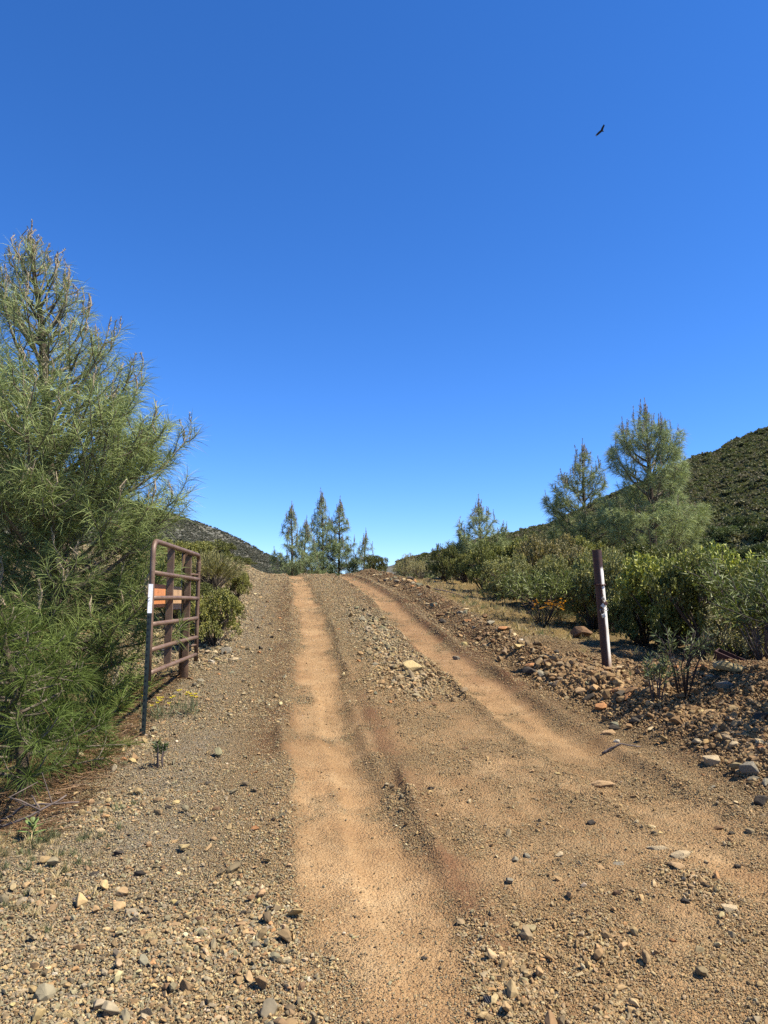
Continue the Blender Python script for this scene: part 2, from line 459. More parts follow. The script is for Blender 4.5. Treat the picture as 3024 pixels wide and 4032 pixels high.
def ground_material():
    m, nt, bs, out = nodes_of("gravelly_soil")
    p = wpos(nt)
    def att(nm):
        a = N(nt, "ShaderNodeAttribute", attribute_name=nm); return a.outputs["Fac"]
    track, red, straw = att("track"), att("red"), att("straw")
    # fine gravel: little cells, each a colour of its own
    warp = noise(nt, p, 9.0, 3.0)
    pw = nt.nodes.new("ShaderNodeVectorMath"); pw.operation = 'MULTIPLY_ADD'
    nt.links.new(warp.outputs["Color"], pw.inputs[0]); pw.inputs[1].default_value = (0.03,) * 3; nt.links.new(p, pw.inputs[2])
    v1 = N(nt, "ShaderNodeTexVoronoi", Scale=75.0, Randomness=1.0); nt.links.new(pw.outputs[0], v1.inputs["Vector"])
    v2 = N(nt, "ShaderNodeTexVoronoi", Scale=170.0, Randomness=1.0); nt.links.new(pw.outputs[0], v2.inputs["Vector"])
    sx = nt.nodes.new("ShaderNodeSeparateColor"); nt.links.new(v1.outputs["Color"], sx.inputs[0])
    sy = nt.nodes.new("ShaderNodeSeparateColor"); nt.links.new(v2.outputs["Color"], sy.inputs[0])
    pal = [(0.0, (0.177, 0.112, 0.056)), (0.18, (0.332, 0.224, 0.108)), (0.36, (0.265, 0.230, 0.147)), (0.52, (0.443, 0.310, 0.150)), (0.7, (0.332, 0.289, 0.186)), (0.86, (0.519, 0.396, 0.212)), (1.0, (0.641, 0.535, 0.320))]
    g1 = ramp(nt, sx.outputs[0], pal); g2 = ramp(nt, sy.outputs[1], pal)
    big = noise(nt, p, 1.3, 5.0, 0.6)
    med = noise(nt, p, 6.0, 5.0, 0.65)
    fine = noise(nt, p, 55.0, 4.0, 0.7)
    grav = mixc(nt, 0.5, g1.outputs[0], g2.outputs[0])
    pale = att("pale")
    soil = ramp(nt, med.outputs[0], [(0.3, (0.303, 0.193, 0.092)), (0.7, (0.471, 0.314, 0.150))])
    grav = mixc(nt, ramp(nt, med.outputs[0], [(0.35, (0.25,) * 3), (0.65, (0.7,) * 3)]).outputs[0], grav, soil.outputs[0])
    gp_ = ramp(nt, sx.outputs[1], [(0.0, (0.17, 0.145, 0.105)), (0.3, (0.33, 0.285, 0.205)), (0.6, (0.44, 0.385, 0.285)), (1.0, (0.62, 0.56, 0.44))])
    grav = mixc(nt, math_n(nt, 'MULTIPLY', pale, 0.62), grav, gp_.outputs[0])
    # packed dirt of the wheel tracks
    dn = noise(nt, p, 3.2, 6.0, 0.7)
    dirt = ramp(nt, dn.outputs[0], [(0.28, (0.30, 0.152, 0.064)), (0.42, (0.40, 0.226, 0.098)), (0.55, (0.46, 0.276, 0.128)), (0.72, (0.53, 0.352, 0.18))])
    dsp = mixc(nt, 0.27, dirt.outputs[0], g2.outputs[0])
    edge = math_n(nt, 'ADD', track, math_n(nt, 'MULTIPLY', math_n(nt, 'SUBTRACT', noise(nt, p, 14.0, 6.0, 0.7).outputs[0], 0.5), 0.95))
    edge = math_n(nt, 'ADD', edge, math_n(nt, 'MULTIPLY', math_n(nt, 'SUBTRACT', sx.outputs[2], 0.5), 0.60))
    er = N(nt, "ShaderNodeMapRange"); er.inputs[1].default_value = 0.38; er.inputs[2].default_value = 0.64; nt.links.new(edge, er.inputs[0])
    c = mixc(nt, er.outputs[0], grav, dsp)
    redc = ramp(nt, fine.outputs[0], [(0.25, (0.115, 0.056, 0.030)), (0.75, (0.29, 0.145, 0.072))])
    c = mixc(nt, red, c, redc.outputs[0])
    strc = ramp(nt, fine.outputs[0], [(0.25, (0.162, 0.106, 0.040)), (0.55, (0.389, 0.274, 0.106)), (0.8, (0.540, 0.415, 0.182))])
    c = mixc(nt, straw, c, strc.outputs[0])
    c = mixc(nt, 1.0, c, ramp(nt, big.outputs[0], [(0.3, (0.60, 0.585, 0.56)), (0.7, (0.82, 0.81, 0.785))]).outputs[0], 'MULTIPLY')
    nt.links.new(c, bs.inputs["Base Color"])
    bs.inputs["Roughness"].default_value = 0.95
    bs.inputs["Specular IOR Level"].default_value = 0.1
    h = math_n(nt, 'ADD', math_n(nt, 'MULTIPLY', v1.outputs["Distance"], -0.9), math_n(nt, 'MULTIPLY', fine.outputs[0], 1.3))
    h = math_n(nt, 'ADD', h, math_n(nt, 'MULTIPLY', v2.outputs["Distance"], -0.5))
    damp = math_n(nt, 'SUBTRACT', 1.0, math_n(nt, 'MULTIPLY', track, 0.72))
    bump(nt, bs, math_n(nt, 'MULTIPLY', h, damp), 1.0, 0.034)
    return m
M['ground'] = ground_material()

def hill_material():
    m, nt, bs, out = nodes_of("hillside_soil")
    p = wpos(nt)
    n1 = noise(nt, p, 0.05, 6.0, 0.65); n2 = noise(nt, p, 0.6, 5.0, 0.7)
    a = ramp(nt, n1.outputs[0], [(0.35, (0.10, 0.098, 0.066)), (0.55, (0.135, 0.128, 0.088)), (0.78, (0.21, 0.18, 0.125))])
    b = ramp(nt, n2.outputs[0], [(0.3, (0.40,) * 3), (0.7, (0.86,) * 3)])
    nt.links.new(mixc(nt, 1.0, a.outputs[0], b.outputs[0], 'MULTIPLY'), bs.inputs["Base Color"])
    bs.inputs["Roughness"].default_value = 0.95
    return m
M['hill'] = hill_material()


# ------------------------------------------------------------------ the ground: one sheet, the road a strip of it
def road_mask(x, y):
    e = 0.22 * fbm(x * 1.5, y * 1.5, 3, 77)
    return (x > track_l(y) - 0.72 + e) & (x < track_r(y) + 0.50 + e)

def soil_masks(x, y):
    tl, tr = track_l(y), track_r(y)
    wob = 0.30 * fbm(x * 1.1, y * 1.1, 4, 50)
    wl = 0.29 + 0.15 * (1 - sstep(2.5, 9, y)); wr = 0.31
    a = np.exp(-(np.abs(x - tl + wob * 0.5) / wl) ** 2.6)
    b = np.exp(-(np.abs(x - tr + wob * 0.6) / wr) ** 2.6) * (0.25 + 0.75 * sstep(4.2, 7.5, y))
    mid = ((x > tl) & (x < tr)) * 0.30 * sstep(12, 18, y)
    m3 = np.exp(-(np.abs(x - track_m(y) + wob * 0.6) / 0.21) ** 2.4) * 0.75 * (1 - sstep(8, 10, y))
    fill = 0.15 * ((x > tl) & (x < track_m(y))) * (1 - sstep(5.0, 8, y))
    track = np.maximum(np.maximum(np.maximum(a, b), mid), np.maximum(m3, fill))
    packed = sstep(0.0, 0.5, x - tl) * (1 - sstep(0.2, 0.9, x - tr)) * (1 - sstep(7, 13, y)) * 0.56
    track = np.maximum(track, packed)
    n = fbm(x * 2.3, y * 2.3, 5, 61) + 0.5 * fbm(x * 9, y * 9, 3, 66)
    n = n + 0.55 * fbm((x - tl) * 9, y * 0.55, 3, 68) * (track > 0.05)
    track = np.clip(track * (1.0 + 1.5 * n) + 0.35 * np.clip(fbm(x * 1.7, y * 1.7, 3, 64) - 0.02, 0, 1) * (x > tl - 0.5) * (x < tr + 0.4), 0, 1)
    er = np.maximum(x - (tr + 0.45), 0); el = np.maximum(tl - 0.75 - x, 0)
    red = 0.75 * np.exp(-((x - tr - 0.42) / 0.22) ** 2) * sstep(6, 8, y)
    red = np.maximum(red, 0.95 * sstep(0.0, 0.4, er) * (1 - sstep(8.5, 12, y)) * sstep(3.6, 4.6, y))
    red = np.maximum(red, 0.75 * np.exp(-((er - 0.3) / 0.5) ** 2) * sstep(8, 11, y) * (er > 0))
    red = np.maximum(red, 0.55 * np.exp(-((x - tl + 0.46) / 0.2) ** 2) * sstep(4, 7, y))
    red = np.maximum(red, 0.5 * np.exp(-((x - tr + 0.40) / 0.18) ** 2) * sstep(6, 9, y))
    red = np.maximum(red, 0.5 * np.exp(-((x - track_m(y) - 0.26) / 0.12) ** 2) * (1 - sstep(8, 10, y)))
    red = np.maximum(red, 0.30 * np.exp(-((x - tr) / 0.35) ** 2) * sstep(6, 10, y))
    red = np.clip(red * (1 + 2.0 * n), 0, 1)
    straw = 0.9 * sstep(0.85, 1.3, er) * sstep(11, 13, y)
    straw = np.maximum(straw, 0.85 * sstep(0.75, 1.4, el + 0.6 * n) * sstep(3.6, 4.8, y) * (1 - sstep(9, 11, y)))
    straw = np.maximum(straw, 0.22 * sstep(0.6, 1.6, el) * sstep(10, 13, y))
    straw = np.maximum(straw, 0.35 * sstep(0.95, 1.4, el) * (1 - sstep(3.6, 4.6, y)))
    straw = np.clip(straw * (1 + 1.2 * n), 0, 1)
    return track, red, straw

def build_ground():
    ys = [-6.0]
    while ys[-1] < 70: ys.append(ys[-1] + (0.25 if ys[-1] < 1.8 else max(0.016, 0.0078 * ys[-1])))
    ys = np.array(ys); c = np.linspace(-1, 1, 601)
    hw = 0.68 * np.abs(ys) + 2.4
    X = c[None, :] * hw[:, None]; Y = np.repeat(ys[:, None], len(c), 1)
    Z = height(X, Y)
    V = np.stack([X, Y, Z], -1).reshape(-1, 3)
    tr, rd, st = [q.ravel() for q in soil_masks(X, Y)]
    nr, nc = X.shape
    i, j = np.meshgrid(np.arange(nr - 1), np.arange(nc - 1), indexing='ij')
    F = np.stack([i * nc + j, i * nc + j + 1, (i + 1) * nc + j + 1, (i + 1) * nc + j], -1).reshape(-1, 4)
    ctr = V[F].mean(1)
    on = road_mask(ctr[:, 0], ctr[:, 1])
    res = []
    for name, sel in (("dirt_road", on), ("ground", ~on)):
        f = F[sel]; used = np.unique(f)
        remap = np.zeros(len(V), int); remap[used] = np.arange(len(used))
        mb = MB(); mb.add(V[used], None, remap[f])
        o = mb.build(name, M['ground'], smooth=True)
        pale = (sstep(-0.25, 0.35, track_l(Y) - 0.75 - X) * np.clip(0.75 + 1.5 * fbm(X * 1.3, Y * 1.3, 3, 57), 0, 1)).ravel()
        for nm, arr in (("track", tr), ("red", rd), ("straw", st), ("pale", pale)):
            a = o.data.attributes.new(nm, 'FLOAT', 'POINT')
            a.data.foreach_set("value", arr[used].astype(np.float32))
        tag(o, kind="structure"); res.append(o)
    return res
ROAD, GROUND = build_ground()
tag(ROAD, "orange-tan dirt road with two wheel tracks climbing over the crest")
tag(GROUND, "gravel verges and banks of tan soil beside the dirt road")

RIDGE_R = np.array([(-60, 4), (-20, 9), (21.2, 18.6), (47.4, 25.6), (54.3, 27.2), (64.0, 29.7), (80.8, 38.1), (89.2, 41.6), (108.9, 49.9), (116.1, 53.5), (125.0, 55.2), (127.8, 57.7), (143.1, 63.7), (200, 84), (300, 100), (500, 90)])
RIDGE_L = np.array([(-700, 90), (-400, 110), (-253.7, 102.2), (-202.2, 78.5), (-126.5, 52.5), (-118.0, 49.5), (-106.2, 45.0), (-94.7, 40.0), (-84.7, 34.9), (-77.5, 30.9), (-66.6, 26.9), (-43.1, 18), (-10, 9), (60, 0)])
def far_height(x, y):
    base = -3.0 - 6.0 * sstep(60, 130, np.hypot(x, y))
    yy = np.maximum(y, 1.0)
    r = np.interp(x / yy * 270, RIDGE_R[:, 0], RIDGE_R[:, 1])
    t = np.clip((y - 70) / 200, 0, 1)
    hr = np.where(y < 270, (r + 8) * t ** 1.1 - 8, r * (1 - 0.5 * np.clip((y - 270) / 300, 0, 1)))
    l = np.interp(x / yy * 480, RIDGE_L[:, 0], RIDGE_L[:, 1])
    t = np.clip((y - 190) / 290, 0, 1)
    hl = np.where(y < 480, (l + 10) * t ** 1.05 - 10, l * (1 - 0.5 * np.clip((y - 480) / 500, 0, 1)))
    n = fbm(x * 0.02, y * 0.02, 4, 88) * sstep(80, 160, y)
    return np.maximum(np.maximum(base, hr), hl) + 4.0 * n

def outer_height(x, y):
    inside = (np.abs(x) < 0.66 * np.abs(y) + 2.2) & (y > -5.8) & (y < 69)
    d = np.hypot(x, y)
    z = height(x, y) - np.where(inside, 0.35, 0.03)
    k = sstep(58, 95, d)
    return z * (1 - k) + far_height(x, y) * k

def build_hills():
    az = np.radians(np.concatenate([np.arange(-45, 45, 0.22), np.arange(45, 315.01, 3.0)]))
    r = [1.5]
    while r[-1] < 1800: r.append(r[-1] * 1.028 + 0.1)
    r = np.array(r)
    A, R = np.meshgrid(az, r, indexing='ij')
    X, Y = np.sin(A) * R, np.cos(A) * R
    V = np.stack([X, Y, outer_height(X, Y)], -1).reshape(-1, 3)
    na, nr = A.shape
    i, j = np.meshgrid(np.arange(na), np.arange(nr - 1), indexing='ij')
    i2 = (i + 1) % na
    F = np.stack([i * nr + j, i2 * nr + j, i2 * nr + j + 1, i * nr + j + 1], -1).reshape(-1, 4)
    mb = MB(); mb.add(V, None, F)
    o = mb.build("hills", M['hill'], smooth=True)
    return tag(o, "brush-covered hills rising behind the road on both sides", kind="structure")
HILLS = build_hills()

# ------------------------------------------------------------------ scattering of what nobody could count
def source_object(name, mb, mat, smooth=False):
    me = mb.mesh(name, smooth); me.materials.append(mat)
    return bpy.data.objects.new(name, me)

def scatter(name, P, rot, scl, col, sources, label):
    me = bpy.data.meshes.new(name)
    n = len(P)
    me.vertices.add(n); me.vertices.foreach_set("co", P.astype(np.float32).ravel())
    for nm, typ, key, arr in (("rot", 'FLOAT_VECTOR', "vector", rot), ("scl", 'FLOAT_VECTOR', "vector", scl)):
        a = me.attributes.new(nm, typ, 'POINT'); a.data.foreach_set(key, arr.astype(np.float32).ravel())
    a = me.attributes.new("tint", 'FLOAT_COLOR', 'POINT')
    a.data.foreach_set("color", np.concatenate([col, np.ones((n, 1))], 1).astype(np.float32).ravel())
    a = me.attributes.new("pick", 'INT', 'POINT')
    a.data.foreach_set("value", np.random.default_rng(n).integers(0, len(sources), n).astype(np.int32))
    o = bpy.data.objects.new(name, me); link(o)
    pool = bpy.data.collections.new(name + "_pool")
    for s in sources: pool.objects.link(s)
    ng = bpy.data.node_groups.new(name + "_nodes", 'GeometryNodeTree')
    ng.interface.new_socket("Geometry", in_out='INPUT', socket_type='NodeSocketGeometry')
    ng.interface.new_socket("Geometry", in_out='OUTPUT', socket_type='NodeSocketGeometry')
    gi = ng.nodes.new("NodeGroupInput"); go = ng.nodes.new("NodeGroupOutput")
    ci = ng.nodes.new("GeometryNodeCollectionInfo"); ci.inputs[0].default_value = pool
    ci.inputs[1].default_value = True; ci.inputs[2].default_value = True
    ip = ng.nodes.new("GeometryNodeInstanceOnPoints"); ip.inputs["Pick Instance"].default_value = True
    def na(nm, typ):
        q = ng.nodes.new("GeometryNodeInputNamedAttribute"); q.data_type = typ; q.inputs[0].default_value = nm
        return q.outputs[0]
    ng.links.new(gi.outputs[0], ip.inputs["Points"])
    ng.links.new(ci.outputs[0], ip.inputs["Instance"])
    ng.links.new(na("pick", 'INT'), ip.inputs["Instance Index"])
    ng.links.new(na("rot", 'FLOAT_VECTOR'), ip.inputs["Rotation"])
    ng.links.new(na("scl", 'FLOAT_VECTOR'), ip.inputs["Scale"])
    ng.links.new(ip.outputs[0], go.inputs[0])
    md = o.modifiers.new("scatter", 'NODES'); md.node_group = ng
    return tag(o, label, kind="stuff")

def hull_rock(rng, n=12, flat=0.65):
    bm = bmesh.new()
    p = rand_dirs(n, rng) * rng.uniform(0.78, 1.0, (n, 1)) * np.array([0.5, 0.5 * rng.uniform(0.6, 0.95), 0.5 * flat])
    for q in p: bm.verts.new(q)
    bmesh.ops.convex_hull(bm, input=bm.verts[:])
    loose = [q for q in bm.verts if not q.link_faces]
    bmesh.ops.delete(bm, geom=loose, context='VERTS')
    return bm

def bm_arrays(bm):
    bmesh.ops.triangulate(bm, faces=bm.faces[:])
    bm.verts.index_update()
    v = np.array([q.co[:] for q in bm.verts]); f = np.array([[q.index for q in fc.verts] for fc in bm.faces])
    bm.free()
    return v, f

def big_rock(rng, flat=0.6):
    bm = hull_rock(rng, 16, flat)
    bmesh.ops.bevel(bm, geom=bm.edges[:], offset=0.02, segments=1, affect='EDGES')
    bmesh.ops.triangulate(bm, faces=bm.faces[:])
    bmesh.ops.subdivide_edges(bm, edges=[e for e in bm.edges if e.calc_length() > 0.16], cuts=1)
    v, f = bm_arrays(bm)
    s = rng.uniform(0, 50)
    d = fbm(v[:, 0] * 7 + s, v[:, 1] * 7 + v[:, 2] * 5, 3, 5)
    return v * (1 + 0.22 * d)[:, None], f

STONE = {'tan': (0.42, 0.30, 0.185), 'cream': (0.52, 0.435, 0.31), 'yellow': (0.50, 0.41, 0.235), 'grey': (0.27, 0.255, 0.225),
         'dark': (0.075, 0.066, 0.06), 'brown': (0.21, 0.135, 0.085), 'white': (0.66, 0.62, 0.55), 'orange': (0.42, 0.22, 0.115),
         'green': (0.22, 0.225, 0.18)}
PAL = np.array([STONE[k] for k in ('tan', 'cream', 'yellow', 'grey', 'dark', 'brown', 'white', 'orange', 'green')])

gravel_src = []
for k in range(9):
    v, f = big_rock(np.random.default_rng(100 + k), 0.6 + 0.06 * (k % 5))
    mb = MB(); mb.add(v, f); gravel_src.append(source_object("gravel_stone", mb, M['gravel']))

def place_gravel():
    rng = np.random.default_rng(5)
    n = 1500000
    u = rng.uniform(0, 1, n)
    Y = 2.3 * (34 / 2.3) ** (u ** 1.12)
    X = rng.uniform(-0.60, 0.70, n) * (Y + 1.0)
    tr, rd, st = soil_masks(X, Y)
    tl, tq = track_l(Y), track_r(Y)
    er = np.maximum(X - (tq + 0.45), 0); el = np.maximum(tl - 0.75 - X, 0)
    cl = np.clip(0.5 + 1.6 * fbm(X * 1.4, Y * 1.4, 4, 12), 0, 1)
    dens = (0.30 + 0.65 * cl) * (1 - 0.85 * sstep(0.35, 0.9, tr)) * (1 - 0.75 * np.clip(st, 0, 1))
    berm = np.exp(-((er - 0.4) / 0.45) ** 2) * (er > 0) * sstep(5, 8, Y)
    rub = np.exp(-((X - (tl + 0.55 * (tq - tl))) / 0.42) ** 2) * sstep(6.5, 8.5, Y) * (1 - sstep(13, 17, Y))
    bank = sstep(0.1, 0.5, er) * (1 - sstep(9, 12, Y))
    lb = sstep(0.1, 0.6, el) * sstep(8.5, 11, Y)
    dens = np.clip(dens + 0.8 * berm + 0.6 * rub + 0.45 * bank + 0.4 * lb, 0.02, 1)
    keep = rng.uniform(0, 1, n) < dens
    keep &= (er < 2.6) | (Y < 9)
    X, Y, tr, el, er, berm, rub, bank, lb, cl = [q[keep] for q in (X, Y, tr, el, er, berm, rub, bank, lb, cl)]
    n = len(X)
    s = 0.0072 * (1 - rng.uniform(0, 1, n)) ** -0.24
    big = rng.uniform(0, 1, n) < 0.45
    coarse = np.exp(-(((X + 1.05) / 0.75) ** 2 + ((Y - 2.95) / 0.5) ** 2)) + np.exp(-(((X - 1.5) / 0.45) ** 2 + ((Y - 3.95) / 0.45) ** 2)) + 0.6 * np.exp(-(((X - 0.95) / 0.3) ** 2 + ((Y - 3.3) / 0.3) ** 2))
    s = s * (1 + big * (2.2 * berm + 3.4 * rub + 1.9 * bank + 2.3 * lb + 0.55 * coarse) + 0.25 * sstep(0.1, 0.8, el)) * (0.70 + 0.75 * cl ** 2)
    s = np.maximum(s, 0.0014 * Y)
    s = np.clip(s * 1.2, 0.006, 0.10 + 0.05 * (berm + rub))
    s = np.where(tr > 0.62, np.minimum(s * 0.7, 0.018 + 0.001 * Y), s)
    Z = height(X, Y) + s * rng.uniform(0.05, 0.42, n)
    scl = s[:, None] * rng.uniform(0.75, 1.25, (n, 3)) * np.array([1.15, 1.0, 0.85])
    rot = np.stack([rng.normal(0, 0.45, n), rng.normal(0, 0.45, n), rng.uniform(0, 6.28, n)], 1)
    base = np.array([.27, .10, .025, .22, .09, .19, .012, .03, .12])
    p = np.tile(base, (n, 1))
    p[:, 1] += 0.25 * rub; p[:, 3] += 0.35 * rub + 0.35 * np.clip(2 * el, 0, 1); p[:, 8] += 0.35 * rub
    p[:, 1] += 0.25 * np.exp(-(((X - 1.5) / 0.45) ** 2 + ((Y - 3.95) / 0.45) ** 2)); p[:, 5] += 0.45 * bank + 0.35 * berm; p[:, 1] += 0.22 * lb + 0.1 * berm; p[:, 3] += 0.3 * lb; p[:, 4] += 0.08 * lb
    p /= p.sum(1, keepdims=True)
    k = (rng.uniform(0, 1, (n, 1)) > np.cumsum(p, 1)).sum(1).clip(0, 8)
    col = PAL[k] * rng.uniform(0.6, 1.3, (n, 1)) * rng.uniform(0.92, 1.08, (n, 3))
    dust = np.array([0.38, 0.29, 0.19]); col = col * 0.66 + dust * 0.34 * rng.uniform(0.7, 1.2, (n, 1))
    wx = (sstep(0.0, 0.6, X - track_l(Y)) * (1 - sstep(8, 13, Y)))[:, None]; col = col * (1 - 0.3 * wx) + 0.3 * wx * np.array([0.42, 0.27, 0.14]) * rng.uniform(0.6, 1.2, (n, 1))
    bb = np.clip(0.30 * bank + 0.35 * berm, 0, 0.4)[:, None]; col = col * (1 - bb) + bb * np.array([0.20, 0.115, 0.06])
    warm = np.array([1.12, 1.04, 0.77])
    scatter("gravel", np.stack([X, Y, Z], 1), rot, scl, col * warm, gravel_src, "loose tan, grey and brown gravel strewn over road and verges")
    print("gravel stones", n)
place_gravel()

# individual stones: the larger ones bedded in the road and in its banks
def place_stones():
    rng = np.random.default_rng(77)
    protos = []
    keys = ['tan', 'cream', 'grey', 'brown', 'dark', 'green', 'tan', 'orange', 'grey', 'brown', 'cream', 'yellow']
    for k, key in enumerate(keys):
        v, f = bm_arrays(hull_rock(np.random.default_rng(300 + k), 15, 0.62))
        mb = MB(); mb.add(v, f, None, np.array(STONE[key]) * np.array([1.12, 1.01, 0.75]))
        me = mb.mesh("stone"); me.materials.append(M['rock']); protos.append(me)
    made = {ROAD: 0, GROUND: 0}
    spots = []
    while len(spots) < 260:
        zone = rng.choice(4, p=[.36, .22, .22, .20])
        if zone == 0:      # berm along the right edge
            y = 6.5 + 17 * rng.uniform() ** 1.4; x = track_r(y) + 0.55 + abs(rng.normal(0.35, 0.3)); s = rng.uniform(0.06, 0.16) * (1 + y / 40)
        elif zone == 1:    # rocky bank nearer the camera
            y = rng.uniform(4.4, 8.5); x = track_r(y) + 0.5 + rng.uniform(0.1, 1.6); s = rng.uniform(0.05, 0.13)
        elif zone == 2:    # left verge
            y = rng.uniform(2.9, 16); x = track_l(y) - 0.5 - rng.uniform(0, 1.1); s = rng.uniform(0.025, 0.05) * (1 + y / 8)
        else:              # rubble between the wheel tracks and foreground right
            if rng.uniform() < 0.5: y = rng.uniform(7, 13); x = track_l(y) + 0.55 * (track_r(y) - track_l(y)) + rng.normal(0, 0.28); s = rng.uniform(0.05, 0.11)
            else: y = rng.uniform(2.9, 5.5); x = rng.uniform(0.45, 0.5 * y); s = rng.uniform(0.03, 0.07)
        spots.append((x, y, s))
    for x, y, s in spots:
        par = ROAD if road_mask(np.array([x]), np.array([y]))[0] else GROUND
        o = bpy.data.objects.new("stone", protos[rng.integers(len(protos))])
        link(o, par)
        o.location = (x, y, float(height(x, y)) + s * 0.12)
        o.rotation_euler = (rng.normal(0, 0.3), rng.normal(0, 0.3), rng.uniform(0, 6.28))
        o.scale = (s * 1.2, s * rng.uniform(0.8, 1.1), s * rng.uniform(0.7, 1.0))
place_stones()

